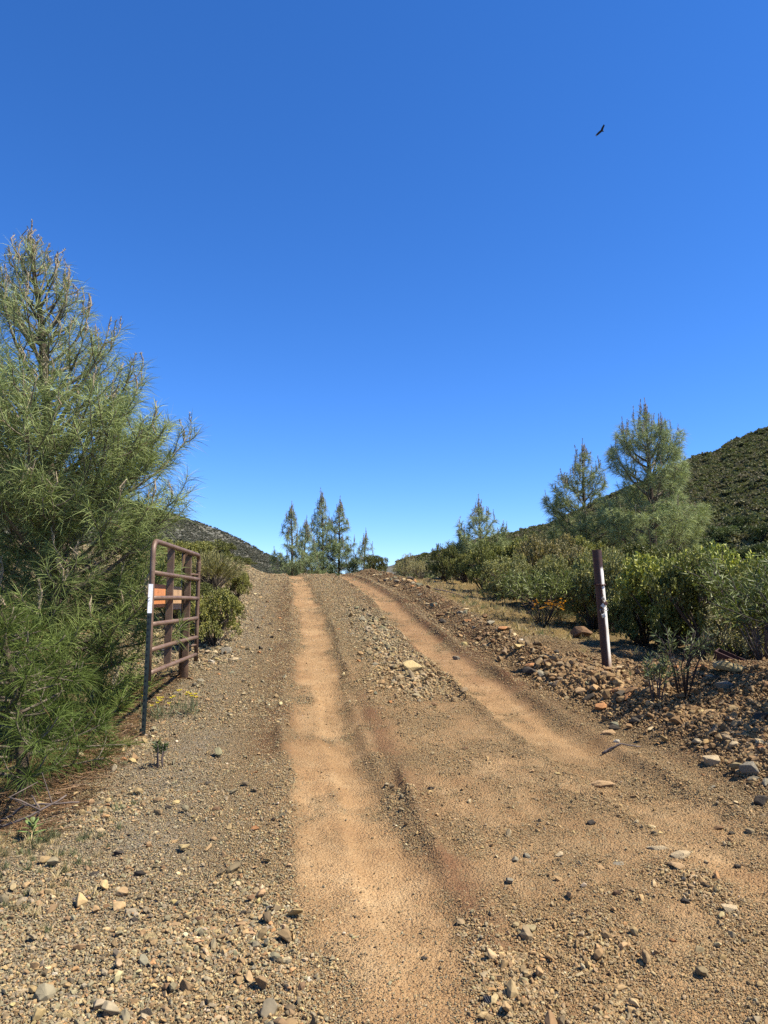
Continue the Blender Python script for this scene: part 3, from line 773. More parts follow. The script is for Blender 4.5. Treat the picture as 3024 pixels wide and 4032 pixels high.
ROCKS = [
    (1.49, 5.28, 0.289, 0.35, "tan", "broad flat tan rock sunk in the road right of the wheel track"),
    (1.57, 4.06, 0.126, 0.40, "cream", "rounded cream rock among pale slabs on the right of the road"),
    (1.49, 4.18, 0.130, 0.20, "cream", "long low cream slab beside the rounded cream rock"),
    (1.50, 3.96, 0.130, 0.20, "tan", "thin tan slab just below the rounded cream rock"),
    (1.52, 3.84, 0.100, 0.20, "cream", "flat cream slab, lowest of the pale slab patch at right"),
    (1.22, 4.02, 0.079, 0.30, "grey", "small light grey slab left of the pale slab patch"),
    (0.93, 4.10, 0.060, 0.60, "cream", "lone cream stone on brown gravel in the right half of the road"),
    (1.22, 4.52, 0.071, 0.60, "dark", "dark brown stone above the lone cream stone on the road"),
    (1.11, 3.70, 0.051, 0.90, "brown", "upright dark brown stone below the pale slab patch"),
    (1.39, 3.59, 0.056, 0.60, "dark", "black stone on the gravel near the right edge of the picture"),
    (1.82, 4.00, 0.055, 0.60, "dark", "dark stone right of the rounded cream rock"),
    (1.55, 3.49, 0.113, 0.45, "cream", "pale cream rock at the right edge of the foreground"),
    (0.90, 3.44, 0.036, 0.60, "yellow", "small yellow stone in the gravel below the lone cream stone"),
    (0.95, 3.28, 0.053, 0.50, "tan", "tan stone in the right foreground gravel left of centre"),
    (0.31, 5.09, 0.071, 0.45, "dark", "dark flat stone right of the left wheel track"),
    (0.64, 6.02, 0.068, 0.60, "brown", "brown stone between the wheel tracks below the fork"),
    (0.16, 3.14, 0.032, 0.70, "dark", "small black stone on the smooth orange dirt in the foreground"),
    (0.63, 2.90, 0.042, 0.45, "dark", "flat black stone in the bottom foreground near the ridged scrap"),
    (0.98, 10.12, 0.137, 0.60, "grey", "grey stone in the rubble strip between the wheel tracks"),
    (0.33, 8.97, 0.33, 0.70, "yellow", "pale yellow boulder-like rock in the rubble strip between the tracks"),
    (0.40, 8.04, 0.135, 0.50, "cream", "cream rock below the pale yellow rock between the tracks"),
    (2.47, 5.14, 0.145, 0.90, "grey", "jagged pale grey rock at the right edge above the road"),
    (2.35, 5.43, 0.171, 0.60, "cream", "lumpy cream rock on the dark bank at right"),
    (2.35, 4.77, 0.110, 0.90, "dark", "dark red-black rock at the right picture edge"),
    (-1.47, 3.94, 0.071, 0.40, "dark", "flat black stone on the left gravel verge"),
    (-1.23, 3.90, 0.074, 0.75, "dark", "blocky black stone right of the flat black stone on the verge"),
    (-1.44, 4.19, 0.069, 0.60, "dark", "dark pointed stone on the upper left verge"),
    (-1.35, 4.81, 0.051, 0.70, "dark", "small black stone near the left edge of the dirt track"),
    (-1.03, 4.72, 0.070, 0.50, "brown", "low brown stone by the left edge of the dirt track"),
    (-1.30, 4.28, 0.056, 0.60, "tan", "tan stone beside the orange dirt streak on the left verge"),
    (-0.95, 4.31, 0.045, 0.70, "tan", "tan stone at the right end of the orange dirt streak"),
    (-1.13, 2.79, 0.076, 0.60, "yellow", "bright yellow rock at the bottom left of the picture"),
    (-1.35, 2.95, 0.062, 0.40, "cream", "cream stone at the left bottom edge, left of the grey slab"),
    (-1.28, 3.05, 0.037, 0.60, "white", "white blocky stone in the lower left gravel"),
    (-0.97, 3.25, 0.100, 0.40, "yellow", "wide low yellow rock half buried in the left gravel"),
    (-0.71, 3.31, 0.054, 0.60, "yellow", "small pointed yellow stone right of the wide yellow rock"),
    (-0.90, 3.39, 0.077, 0.30, "tan", "flat pinkish tan stone behind the wide yellow rock"),
    (-0.80, 3.41, 0.061, 0.60, "brown", "dark brown stone between the two yellow rocks"),
    (-0.79, 2.91, 0.084, 0.55, "brown", "chunky brown rock in the bottom left gravel"),
    (-0.84, 2.78, 0.067, 0.60, "dark", "dark grey rock on the bottom edge, left of a tan stone"),
    (-0.77, 2.79, 0.049, 0.60, "tan", "tan stone on the bottom edge beside the dark grey rock"),
    (-0.63, 2.85, 0.055, 0.60, "tan", "tan rock with a black shadow right of the chunky brown rock"),
    (-1.10, 3.43, 0.056, 0.60, "dark", "black stone left of the wide yellow rock"),
    (-0.45, 2.93, 0.052, 0.50, "tan", "smooth tan stone near the left edge of the orange dirt in front"),
    (-0.28, 2.96, 0.032, 0.80, "white", "small round whitish stone on the smooth dirt in front"),
    (-1.16, 2.89, 0.079, 0.25, "grey", "thin bluish grey slab in the bottom left gravel"),
    (2.76, 8.78, 0.193, 0.50, "cream", "smooth cream rock just right of the steel pipe post"),
    (2.44, 9.51, 0.199, 0.90, "brown", "brown boulder left of the steel pipe post"),
    (2.29, 9.94, 0.141, 0.90, "dark", "dark upright rock left of the brown boulder by the post"),
    (1.98, 7.51, 0.172, 0.60, "tan", "tan angular rock on the bank below the steel pipe post"),
    (1.97, 8.01, 0.113, 0.60, "orange", "orange stone above the tan angular rock on the bank"),
    (1.70, 8.69, 0.220, 0.60, "dark", "dark rock at the track edge left of the shadow of the pipe post"),
    (1.89, 6.35, 0.159, 0.45, "tan", "tan wedge-shaped slab at the foot of the right bank"),
    (3.02, 6.66, 0.212, 0.55, "grey", "large grey rock under the twiggy plant on the right"),
    (3.03, 6.99, 0.153, 0.40, "white", "white-topped rock left of the large grey rock"),
    (3.29, 7.11, 0.335, 0.60, "yellow", "big yellowish boulder below the rusty metal box"),
    (2.96, 5.94, 0.149, 0.90, "dark", "black rock at the right edge below the shrubs"),
    (2.39, 5.77, 0.125, 0.50, "cream", "pale stone in the shaded rubble of the right bank"),
    (2.55, 5.53, 0.092, 0.90, "cream", "pale upright stone on the shaded right bank"),
    (1.87, 6.10, 0.061, 0.70, "white", "small bluish white stone at the foot of the right bank"),
    (1.90, 10.22, 0.166, 0.60, "white", "whitish stone on the berm at the right of the far track"),
    (3.29, 12.37, 0.503, 0.55, "brown", "dark boulder tucked behind the steel pipe post"),
    (-3.34, 7.67, 0.128, 0.90, "white", "white rock behind the trunk of the big pine"),
    (-2.23, 9.67, 0.124, 0.70, "white", "bright white stone beside the far end of the gate"),
    (-1.94, 9.64, 0.163, 0.50, "cream", "cream rock on the left verge past the gate"),
    (-2.17, 10.25, 0.208, 0.80, "grey", "dark grey rock at the foot of the shrub beyond the gate"),
    (-1.49, 5.26, 0.056, 0.70, "cream", "pale stone on the left verge in front of the stake"),
    (-1.97, 5.76, 0.073, 0.50, "orange", "orange stone in the litter at the foot of the dark stake"),
    (-1.79, 7.66, 0.077, 0.70, "tan", "tan stone between the gate and the left track"),
]
def place_rocks():
    for k, (x, y, w, a, key, label) in enumerate(ROCKS):
        rng = np.random.default_rng(900 + k)
        v, f = big_rock(rng, 0.75)
        mb = MB()
        c = np.array(STONE[key]) * np.array([1.0, 0.91, 0.73])
        cc = c * (1 + 0.35 * fbm(v[:, 0] * 4 + k, v[:, 1] * 4 + v[:, 2] * 3, 3, k))[:, None]
        mb.add(v, f, None, cc)
        o = mb.build("rock", M['rock'])
        h = max(a, 0.28) * 1.25
        o.scale = (w * 1.05, w * 0.85, w * h)
        o.rotation_euler = (rng.normal(0, 0.12), rng.normal(0, 0.12), rng.uniform(-0.5, 0.5))
        o.location = (x, y + 0.2 * w, float(height(x, y + 0.2 * w)) + w * h * (0.06 if a < 0.45 else 0.16))
        tag(o, label, "rock", "rocks lying on the road and its banks")
place_rocks()

# ------------------------------------------------------------------ pines
def grow_pine(seed, H, prof, lean=(0, 0), r0=0.07, gap=0.30, nb=4, z0=0.3, twig_gap=0.17, nl=0.23, nw=0.0036, nden=230,
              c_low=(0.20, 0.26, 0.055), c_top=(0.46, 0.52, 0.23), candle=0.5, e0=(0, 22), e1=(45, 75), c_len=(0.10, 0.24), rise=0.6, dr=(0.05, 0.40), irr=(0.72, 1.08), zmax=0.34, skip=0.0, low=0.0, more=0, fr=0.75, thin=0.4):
    """Returns the trunk, the branches (wood, needles, shoots) and the leader shoots of one young pine."""
    rng = np.random.default_rng(seed)
    H = H - c_len[1] * 1.0
    zs = np.linspace(-0.15, H, 16); t = np.clip(zs / H, 0, 1)
    wob = np.cumsum(rng.normal(0, 0.012, (16, 2)), 0)
    tp = np.stack([lean[0] * t ** 1.2 + wob[:, 0] * t, lean[1] * t ** 1.2 + wob[:, 1] * t, zs], 1)
    trunk = MB()
    tr = r0 * (1 - t) ** 0.75 + 0.012
    trunk.tube(tp, tr, 9, (0.12, 0.09, 0.062))
    at = lambda z: np.array([np.interp(z, zs, tp[:, k]) for k in range(3)])
    branches = []
    def needles_along(mb, pts, frac, L_scale=1.0, dens=None):
        pts = np.asarray(pts); seg = np.diff(pts, axis=0); ln = np.linalg.norm(seg, axis=1)
        tot = ln.sum(); zone = min(tot * frac, zmax)
        n = int((dens or nden) * zone * (1.0 + thin / 2 - thin * min(1, pts[0][2] / H))) + 6
        s = tot - zone * rng.uniform(0, 1, n) ** 1.5
        cum = np.concatenate([[0], np.cumsum(ln)])
        k = np.clip(np.searchsorted(cum, s) - 1, 0, len(seg) - 1)
        P = pts[k] + seg[k] * ((s - cum[k]) / (ln[k] + 1e-9))[:, None]
        D = unit(seg[k])
        ang = np.radians(rng.uniform(18, 78, n))
        A = unit(D * np.cos(ang)[:, None] + perp(D, rng) * np.sin(ang)[:, None])
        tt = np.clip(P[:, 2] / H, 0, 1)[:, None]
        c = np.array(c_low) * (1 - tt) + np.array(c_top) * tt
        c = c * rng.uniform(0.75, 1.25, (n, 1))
        dead = rng.uniform(0, 1, n) < 0.02
        c[dead] = (0.22, 0.14, 0.06)
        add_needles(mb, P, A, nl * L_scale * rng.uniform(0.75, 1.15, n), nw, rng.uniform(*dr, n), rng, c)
    def path(p, az, el0, el1, L, n, wig=0.10):
        pts = [np.array(p, float)]
        for q in range(n):
            e = math.radians(el0 + (el1 - el0) * ((q + 0.5) / n) ** 1.2)
            az += rng.normal(0, wig)
            pts.append(pts[-1] + L / n * np.array([math.cos(e) * math.cos(az), math.cos(e) * math.sin(az), math.sin(e)]))
        return np.array(pts)
    def shoot(mb, p, L, thick=0.0065):
        pts = np.array([p, p + np.array([rng.normal(0, .02), rng.normal(0, .02), L * 0.5]), p + np.array([rng.normal(0, .03), rng.normal(0, .03), L])])
        mb.tube(pts, [thick * 0.8, thick, thick * 0.55], 5, (0.40, 0.31, 0.20))
        m = max(8, int(L * 110)); q = rng.uniform(0.2, 1.0, m)
        P = p + (pts[2] - p) * q[:, None]
        A = unit(rand_dirs(m, rng) * np.array([1, 1, .3]) + np.array([0, 0, .9]))
        add_needles(mb, P, A, 0.035, nw * 1.6, 0.0, rng, np.tile(np.array([[0.42, 0.36, 0.22]]), (m, 1)))
    z = z0; phi = rng.uniform(0, 6.28)
    while z < H * 0.985:
        for b in range(nb + (more if z < 0.5 * H else 0)):
            zz = z + rng.uniform(-0.4, 0.4) * gap
            if zz > H * 0.99 or zz < 0.1: continue
            tt = zz / H
            R = np.interp(tt, prof[0], prof[1]); R = np.interp(min(1, tt + rise * R / H), prof[0], prof[1]) * rng.uniform(*irr)
            if rng.uniform() < skip: continue
            phi += 2.4 + rng.normal(0, 0.3)
            ea = rng.uniform(*e0) + 18 * tt; eb = rng.uniform(*e1)
            if tt < 0.42: ea -= low * (1 - tt / 0.42); eb -= 1.4 * low * (1 - tt / 0.42)
            L = R / max(0.35, math.cos(math.radians((ea * 0.6 + eb * 0.4))))
            L = max(L, 0.12)
            n = 7 if L > 0.5 else 4
            for _ in range(4):      # keep the branch tip inside the crown's outline
                pb = path(at(zz), phi, ea, eb, L, n)
                rt = np.hypot(*(pb[-1] - at(min(pb[-1][2], H)))[:2]); al = np.interp(min(1, pb[-1][2] / H), prof[0], prof[1]) * rng.uniform(0.9, 1.08)
                if rt <= al or L < 0.2: break
                L = max(0.15, L * max(0.6, al / rt))
            wood, ned, sh = MB(), MB(), MB()
            rb = (0.010 + 0.012 * L) * (r0 / 0.07) ** 0.5
            wood.tube(pb, np.linspace(rb, 0.0045, len(pb)), 5, (0.20, 0.16, 0.115))
            needles_along(ned, pb, 0.45)
            s = 0.28 * L; side = 1
            cum = np.linspace(0, L, len(pb))
            while s < L * 0.96:
                pp = np.array([np.interp(s, cum, pb[:, k]) for k in range(3)])
                tl_ = np.clip((0.20 + 0.42 * (1 - s / L)) * L, 0.14, 0.75) * rng.uniform(0.7, 1.2)
                az = phi + side * math.radians(rng.uniform(35, 75))
                pt = path(pp, az, rng.uniform(5, 45), rng.uniform(55, 85), tl_, 4)
                wood.tube(pt, np.linspace(0.0075, 0.004, 5), 4, (0.22, 0.18, 0.13))
                needles_along(ned, pt, fr)
                if tl_ > 0.38:
                    for q in range(1 + (tl_ > 0.55)):
                        p2 = path(pt[1 + q], az - side * math.radians(rng.uniform(40, 80)), 10, 65, tl_ * 0.55, 3)
                        wood.tube(p2, np.linspace(0.006, 0.004, 4), 4, (0.22, 0.18, 0.13))
                        needles_along(ned, p2, 0.8)
                if rng.uniform() < candle * 0.35 * (0.3 + tt): shoot(sh, pt[-1], rng.uniform(*c_len) * 0.7)
                side = -side; s += twig_gap * rng.uniform(0.75, 1.3)
            if rng.uniform() < candle * (0.35 + tt):
                L1 = rng.uniform(*c_len)
                shoot(sh, pb[-1], L1)
                for q in range(2):
                    if rng.uniform() < 0.6: shoot(sh, pb[-1] + rng.normal(0, 0.025, 3) * (1, 1, .3), L1 * 0.55, 0.005)
            branches.append((wood, ned, sh))
        z += gap * (1 - 0.25 * z / H)
    lead = MB(); ned = MB()
    topp = tp[-1]
    for q in range(3): needles_along(ned, np.array([at(H - 0.45), at(H - 0.2), topp]), 0.9)
    shoot(lead, topp, c_len[1] * 1.2, 0.009)
    for q in range(5):
        a = q * 1.26
        shoot(lead, topp + 0.04 * np.array([math.cos(a), math.sin(a), -0.3]), c_len[1] * rng.uniform(0.5, 0.9), 0.006)
    return trunk, branches, (lead, ned)

def make_pine(name, label, loc, group, fine, **kw):
    trunk, branches, (lead, lned) = grow_pine(**kw)
    t = thing(name, label, "pine tree", loc, 0.0, group)
    trunk.build("trunk", M['bark'], t, True)
    if fine:
        for w, n, s in branches:
            b = w.build("branch", M['twig'], t, True)
            n.build("needle_spray", M['needle'], b)
            if s.n: tag(s.build("new_shoot", M['twig'], b), kind="stuff")
        tag(lead.build("leading_shoot", M['twig'], t), kind="stuff")
        lned.build("crown_top", M['needle'], t)
    else:
        def merge(parts):
            m = MB()
            for p in parts:
                for v, c in zip(p.v, p.c): m.v.append(v); m.c.append(c)
                for q in p.f3: m.f3.append(q + m.n)
                for q in p.f4: m.f4.append(q + m.n)
                m.n += p.n
            return m
        for w, n, s in branches: w.build("branch", M['twig'], t, True)
        merge([n for w, n, s in branches] + [lned]).build("crown", M['needle'], t)
        tag(merge([s for w, n, s in branches if s.n] + [lead]).build("leading_shoot", M['twig'], t), kind="stuff")
    return t

gz = lambda x, y: float(height(x, y))
PG = "young grey pines along the road"
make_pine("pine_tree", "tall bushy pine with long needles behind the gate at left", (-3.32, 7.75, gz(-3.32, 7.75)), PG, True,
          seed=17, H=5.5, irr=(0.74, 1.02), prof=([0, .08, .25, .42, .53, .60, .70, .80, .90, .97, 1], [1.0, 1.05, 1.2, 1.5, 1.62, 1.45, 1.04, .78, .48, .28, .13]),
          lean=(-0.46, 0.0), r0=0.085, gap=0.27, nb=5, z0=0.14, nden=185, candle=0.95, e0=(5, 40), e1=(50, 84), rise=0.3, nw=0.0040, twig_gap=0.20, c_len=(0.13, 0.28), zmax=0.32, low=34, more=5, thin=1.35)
make_pine("pine_tree", "low pine with drooping starburst needles at the left picture edge", (-2.62, 5.6, gz(-2.62, 5.6)), PG, True,
          seed=23, H=1.45, prof=([0, .2, .5, .8, 1], [.75, .85, .7, .4, .1]), lean=(-0.30, 0.1), r0=0.038, gap=0.16, nb=6, z0=0.10, zmax=0.50, fr=0.95, twig_gap=0.22,
          nden=240, nw=0.0034, nl=0.20, c_low=(0.09, 0.13, 0.028), c_top=(0.14, 0.185, 0.04), candle=0.0, c_len=(0.05, 0.08), e0=(-12, 15), e1=(-15, 40), rise=0.1)
FAR = dict(irr=(0.5, 1.15), dr=(0.15, 0.6), skip=0.05, nl=0.25, nden=240, twig_gap=0.22, c_low=(0.40, 0.45, 0.15), c_top=(0.44, 0.50, 0.27))
make_pine("pine_tree", "tallest round-topped pine standing right of the road behind the pipe post", (8.05, 22, gz(8.05, 22) - 0.05), PG, False,
          seed=31, H=5.75, prof=([0, .1, .35, .50, .56, .7, .85, .94, 1], [1.5, 1.9, 1.8, 1.35, 1.0, 1.18, 1.05, .72, .22]), lean=(-0.15, 0), r0=0.12,
          gap=0.40, nb=4, z0=0.6, nw=0.0072, candle=0.9, c_len=(0.25, 0.5), e0=(5, 30), e1=(55, 82), **{**FAR, 'irr': (0.8, 1.05), 'skip': 0.0, 'nden': 200, 'thin': -0.7})
make_pine("pine_tree", "medium pine left of the tallest pine with drooping lower boughs", (6.55, 24, gz(6.55, 24) - 0.05), PG, False,
          seed=38, H=4.75, rise=0.3, prof=([0, .1, .35, .55, .75, .9, 1], [1.7, 1.8, 1.75, 1.5, 1.1, .6, .2]), r0=0.08, gap=0.40, nb=4, z0=0.5, nw=0.0078,
          candle=0.8, c_len=(0.22, 0.45), e0=(0, 25), e1=(45, 80), **FAR)
make_pine("pine_tree", "slender pine directly right of the tallest pine, partly merged with it", (9.15, 23.2, gz(9.15, 23.2) - 0.05), PG, False,
          seed=41, H=3.9, prof=([0, .1, .4, .7, .9, 1], [1.2, 1.35, 1.1, .75, .4, .12]), r0=0.07, gap=0.42, nb=4, z0=0.4, nw=0.0078,
          candle=0.5, c_len=(0.22, 0.45), **FAR)
make_pine("pine_tree", "small pine peeking above the bushes right of the crest", (3.43, 26, gz(3.43, 26) - 0.05), PG, False,
          seed=43, H=2.95, rise=0.2, prof=([0, .1, .4, .7, .88, .95, 1], [1.5, 1.55, 1.4, 1.0, .58, .3, .15]), r0=0.055, gap=0.36, nb=4, z0=0.3, nw=0.0080,
          candle=0.8, c_len=(0.25, 0.45), **FAR)
make_pine("pine_tree", "slim pine split off to the left of the small pine above the bushes", (2.75, 26.4, gz(2.75, 26.4) - 0.05), PG, False,
          seed=47, H=1.75, prof=([0, .3, .7, 1], [.5, .6, .4, .1]), r0=0.04, gap=0.36, nb=4, z0=0.3, nw=0.0080, candle=0.6, c_len=(0.2, 0.4), **FAR)
CR = dict(irr=(0.35, 1.2), dr=(0.3, 0.9), skip=0.08, nl=0.28, nden=190, twig_gap=0.28, nw=0.0100, c_len=(0.25, 0.5), c_top=(0.33, 0.40, 0.20), rise=0.25)
for seed, x, y, H, R, col, lab in (
        (51, -4.45, 36, 4.1, 0.85, (0.36, 0.42, 0.19), "leftmost pale pine on the crest of the road"),
        (53, -3.98, 36.6, 3.5, 0.85, (0.21, 0.23, 0.09), "dark pine tucked against the leftmost pale crest pine"),
        (57, -3.1, 38, 5.2, 1.0, (0.30, 0.37, 0.16), "tallest slender pine on the crest of the road"),
        (59, -2.35, 38.4, 4.85, 1.05, (0.26, 0.32, 0.13), "dense pine just right of the tallest crest pine"),
        (61, -1.05, 38, 3.2, 0.85, (0.30, 0.35, 0.14), "small rightmost pine on the crest above the dark bush")):
    make_pine("pine_tree", lab, (x, y, gz(x, y) - 0.05), PG, False, seed=seed, H=H,
              prof=([0, .08, .35, .6, .8, .92, 1], [R * 1.3, R * 1.3, R * 1.15, R * .8, R * .48, R * .27, .08]), r0=0.06, gap=0.34, nb=5, z0=0.25, lean=(0.012 * (seed % 7 - 3) * H, 0),
              c_low=col, candle=0.8, e0=(-10, 25), e1=(20, 70), **CR)

# ------------------------------------------------------------------ shrubs
def shrub_mesh(seed, kind):
    """Foliage and wood of one shrub about 2 m wide and 1 m tall (unit height), base at the origin."""
    rng = np.random.default_rng(seed)
    wood, fol = MB(), MB()
    spec = {'oak': (1000, 12, 0.040, 0.028, (0.20, 0.21, 0.055)), 'oliv': (950, 12, 0.042, 0.028, (0.30, 0.295, 0.078)),
            'grey': (1000, 12, 0.040, 0.027, (0.32, 0.31, 0.11)), 'brwn': (950, 12, 0.040, 0.027, (0.31, 0.26, 0.10)),
            'manz': (760, 11, 0.058, 0.040, (0.46, 0.48, 0.11)), 'wisp': (260, 8, 0.055, 0.026, (0.43, 0.38, 0.17))}[kind]
    nsh, per, L, W, base = spec
    # uneven lobes make the outline
    nl = 24 if kind != 'wisp' else 14
    a = rng.uniform(0, 6.28, nl); r = np.sqrt(rng.uniform(0.02, 1, nl)) * 0.68
    lob = np.stack([r * np.cos(a), r * np.sin(a), rng.uniform(0.22, 0.84, nl) * (1 - 0.40 * r)], 1)
    lr = rng.uniform(0.15, 0.31, nl)
    k = rng.integers(0, nl, nsh * 2)
    d = rand_dirs(nsh * 2, rng); d[:, 2] = np.where(d[:, 2] < -0.35, -d[:, 2], d[:, 2])
    sh = lr[k] * rng.uniform(0.55, 1.08, nsh * 2) ** 0.6
    P = lob[k] + d * sh[:, None] * np.array([1.0, 1.0, 0.62])
    inner = np.zeros(len(P), bool)
    for q in range(nl):
        e = (P - lob[q]) / (lr[q] * 0.72 * np.array([1, 1, 0.62]))
        inner |= (np.linalg.norm(e, axis=1) < 1) & (k != q)
    keep = (~inner | (rng.uniform(0, 1, len(P)) < 0.15)) & (P[:, 2] > 0.04)
    P, d = P[keep][:nsh], d[keep][:nsh]
    up = unit(d + np.array([0, 0, 0.9]) + rng.normal(0, 0.25, d.shape))
    n = len(P)
    Q = np.repeat(P, per, 0); U = np.repeat(up, per, 0)
    along = np.tile(np.linspace(0, 1, per), n)[:, None]
    Q = Q + U * (along - 0.5) * L * 2.8
    A = unit(U * rng.uniform(0.2, 1.0, (len(Q), 1)) + perp(U, rng))
    tone = np.repeat(rng.uniform(0.72, 1.28, (n, 1)), per, 0) * rng.uniform(0.85, 1.15, (len(Q), 1))
    col = np.array(base) * tone
    young = np.repeat(rng.uniform(0, 1, n) < 0.16, per) & (along[:, 0] > 0.4)
    col[young] = col[young] * np.array([1.35, 1.25, 0.95])
    add_leaves(fol, Q, A, L * rng.uniform(0.7, 1.2, len(Q)), W * rng.uniform(0.8, 1.15, len(Q)), rng, col)
    for q in range(nl):
        b = lob[q]; m = np.array([b[0] * 0.35 + rng.normal(0, .05), b[1] * 0.35 + rng.normal(0, .05), b[2] * 0.45])
        wood.tube(np.array([[rng.normal(0, .05), rng.normal(0, .05), -0.05], m, b]), [0.022, 0.015, 0.007], 5, (0.11, 0.08, 0.055))
        for s in rng.choice(n, 10):
            if np.linalg.norm(P[s] - b) < lr[q] * 1.4:
                wood.tube(np.array([m + (b - m) * rng.uniform(0.3, 1), (b + P[s]) / 2 + rng.normal(0, .03, 3), P[s]]), [0.008, 0.006, 0.003], 4, (0.17, 0.13, 0.105), False)
    return wood.mesh("woody_stem", True), fol.mesh("foliage")

def broom_mesh(seed, leafy=False):
    rng = np.random.default_rng(seed)
    wood, fol = MB(), MB()
    for k in range(170):
        az = rng.uniform(0, 6.28); sp = rng.uniform(0, 1) ** 0.6
        top = np.array([math.cos(az) * sp * 0.95, math.sin(az) * sp * 0.95, rng.uniform(0.62, 1.05) * (1 - 0.35 * sp)])
        mid = top * np.array([0.45, 0.45, 0.55]) + rng.normal(0, 0.03, 3)
        b = np.array([rng.normal(0, .06), rng.normal(0, .06), -0.03])
        wood.tube(np.array([b, mid, top]), [0.010, 0.006, 0.002], 4, (0.20, 0.165, 0.115), False)
        n = 44
        s = rng.uniform(0.25, 1, n)[:, None]
        P = mid + (top - mid) * s + rng.normal(0, 0.012, (n, 3))
        A = unit((top - mid) / np.linalg.norm(top - mid) + rand_dirs(n, rng) * 0.55)
        c = np.array([0.33, 0.30, 0.12]) * rng.uniform(0.7, 1.3, (n, 1))
        add_needles(fol, P, A, rng.uniform(0.05, 0.15, n), 0.010, 0.0, rng, c)
    return wood.mesh("woody_stem", True), fol.mesh("foliage")

SHRUBS = [
    (-0.36, 28.0, 1.3, 1.05, "oak", "dark rounded bush at the crest just right of the crest pines"),
    (0.68, 27.0, 1.1, 1.00, "wisp", "thin upright bush on the skyline right of the dark crest bush"),
    (1.32, 26.0, 1.30, 1.02, "wisp", "low grey bush where the road edge meets the skyline"),
    (1.96, 24.5, 1.62, 1.30, "oak", "round dark green bush at the far end of the right thicket"),
    (2.51, 23.0, 1.51, 1.19, "oliv", "olive bush between the far round bush and the small pine"),
    (2.70, 20.0, 1.84, 1.53, "oak", "dense dark bush at the top of the dry grass patch"),
    (3.65, 22.5, 2.05, 1.41, "oliv", "bush in front of the small skyline pine"),
    (3.01, 17.6, 1.73, 1.58, "grey", "grey-green rounded bush behind the dry grass patch"),
    (3.77, 19.5, 2.05, 1.53, "oliv", "olive bush rising behind the grey-green rounded bush"),
    (3.33, 16.2, 1.62, 1.53, "grey", "pale grey-green bush right above the dry grass"),
    (4.18, 18.5, 2.27, 1.58, "brwn", "brownish bush below the medium pine"),
    (3.85, 15.5, 1.84, 1.58, "grey", "grey bush behind the narrow-leaved shrub"),
    (5.43, 21.0, 2.59, 1.58, "oliv", "back-row bush at the foot of the medium pine"),
    (4.72, 17.0, 2.38, 1.69, "brwn", "brown-green bush left of the pipe post top"),
    (3.82, 13.6, 1.62, 1.47, "grey", "pale grey bush directly left of the steel pipe post"),
    (4.16, 13.4, 1.94, 1.67, "grey", "grey bush directly behind the steel pipe post"),
    (5.58, 17.5, 2.48, 1.55, "oliv", "back-row bush between the pipe post and the tall pine"),
    (5.02, 14.5, 2.27, 1.44, "oak", "dark bush in front of the tall pine trunk"),
    (6.54, 17.5, 2.48, 1.44, "brwn", "brownish bush below the right side of the tall pine"),
    (4.19, 11.1, 2.16, 1.55, "manz", "bright yellow-green large-leaved bush right of the pipe post"),
    (4.02, 11.6, 1.62, 1.11, "oak", "dark low bush at the foot of the bright large-leaved bush"),
    (5.51, 13.5, 2.16, 1.55, "manz", "yellow-green bush topping the thicket behind the bright bush"),
    (4.37, 10.2, 1.84, 1.41, "oak", "shaded dark bush right of the bright large-leaved bush"),
    (6.86, 15.5, 2.59, 1.41, "brwn", "brown-green bush below the dark oaks of the hillside"),
    (5.69, 12.2, 2.16, 1.44, "manz", "yellow-leaved bush near the right picture edge"),
    (4.27, 9.1, 1.62, 1.11, "wisp", "thin twiggy grey bush above the rusty metal box"),
    (5.27, 10.6, 2.05, 1.44, "oliv", "olive bush behind the twiggy bush at the right edge"),
    (7.04, 13.5, 2.38, 1.44, "brwn", "brownish bush cut by the right picture edge, back row"),
    (4.94, 9.3, 1.84, 1.31, "oliv", "green bush cut by the right picture edge, middle row"),
    (-3.37, 14.6, 1.5, 0.79, "brom", "broom-like fine-twigged shrub beyond the gate"),
    (-3.01, 15.2, 0.75, 0.75, "oliv", "small rounded bush right of the broom-like shrub"),
    (-2.50, 10.9, 1.25, 0.81, "oliv", "leafy olive-green bush touching the far end of the gate"),
    (-3.51, 12.3, 1.7, 1.00, "oak", "dark bush seen through the gate rails"),
    (-4.65, 19.0, 2.0, 0.83, "oak", "tall dark bush behind the broom-like shrub"),
    (-4.57, 17.0, 2.2, 0.86, "oliv", "tall olive bush between the big pine and the far hill"),
    (-4.63, 24.0, 1.3, 0.45, "oak", "low dark bush on top of the left bank"),
    (-5.34, 25.0, 1.3, 0.60, "oak", "dark bush left of the low bush on the left bank"),
    (-4.38, 14.0, 2.0, 0.83, "oliv", "olive bush behind the big pine and gate"),
]
def place_shrubs():
    pool = {k: [shrub_mesh(s + 7 * i, k) for i, s in enumerate((61, 62, 63))] for k in ('oak', 'oliv', 'grey', 'brwn', 'manz', 'wisp')}
    pool['brom'] = [broom_mesh(9)]
    for lst in pool.values():
        for w, f in lst: w.materials.append(M['twig']); f.materials.append(M['leaf'])
    used = {}
    for i, (x, y, w, h, kind, label) in enumerate(SHRUBS):
        k = used.get(kind, 0); used[kind] = k + 1
        wm, fm = pool[kind][k % len(pool[kind])]
        t = thing("shrub", label, "shrub", (x, y, gz(x, y) - 0.03), i * 2.39, "shrubs growing beside the road")
        t.scale = (w * 0.47, w * 0.47, h * (0.80, 1.1, 0.92, 1.16, 0.84, 1.02, 0.95)[i % 7])
        for nm, me in (("woody_stem", wm), ("foliage", fm)):
            link(bpy.data.objects.new(nm, me), t)
place_shrubs()

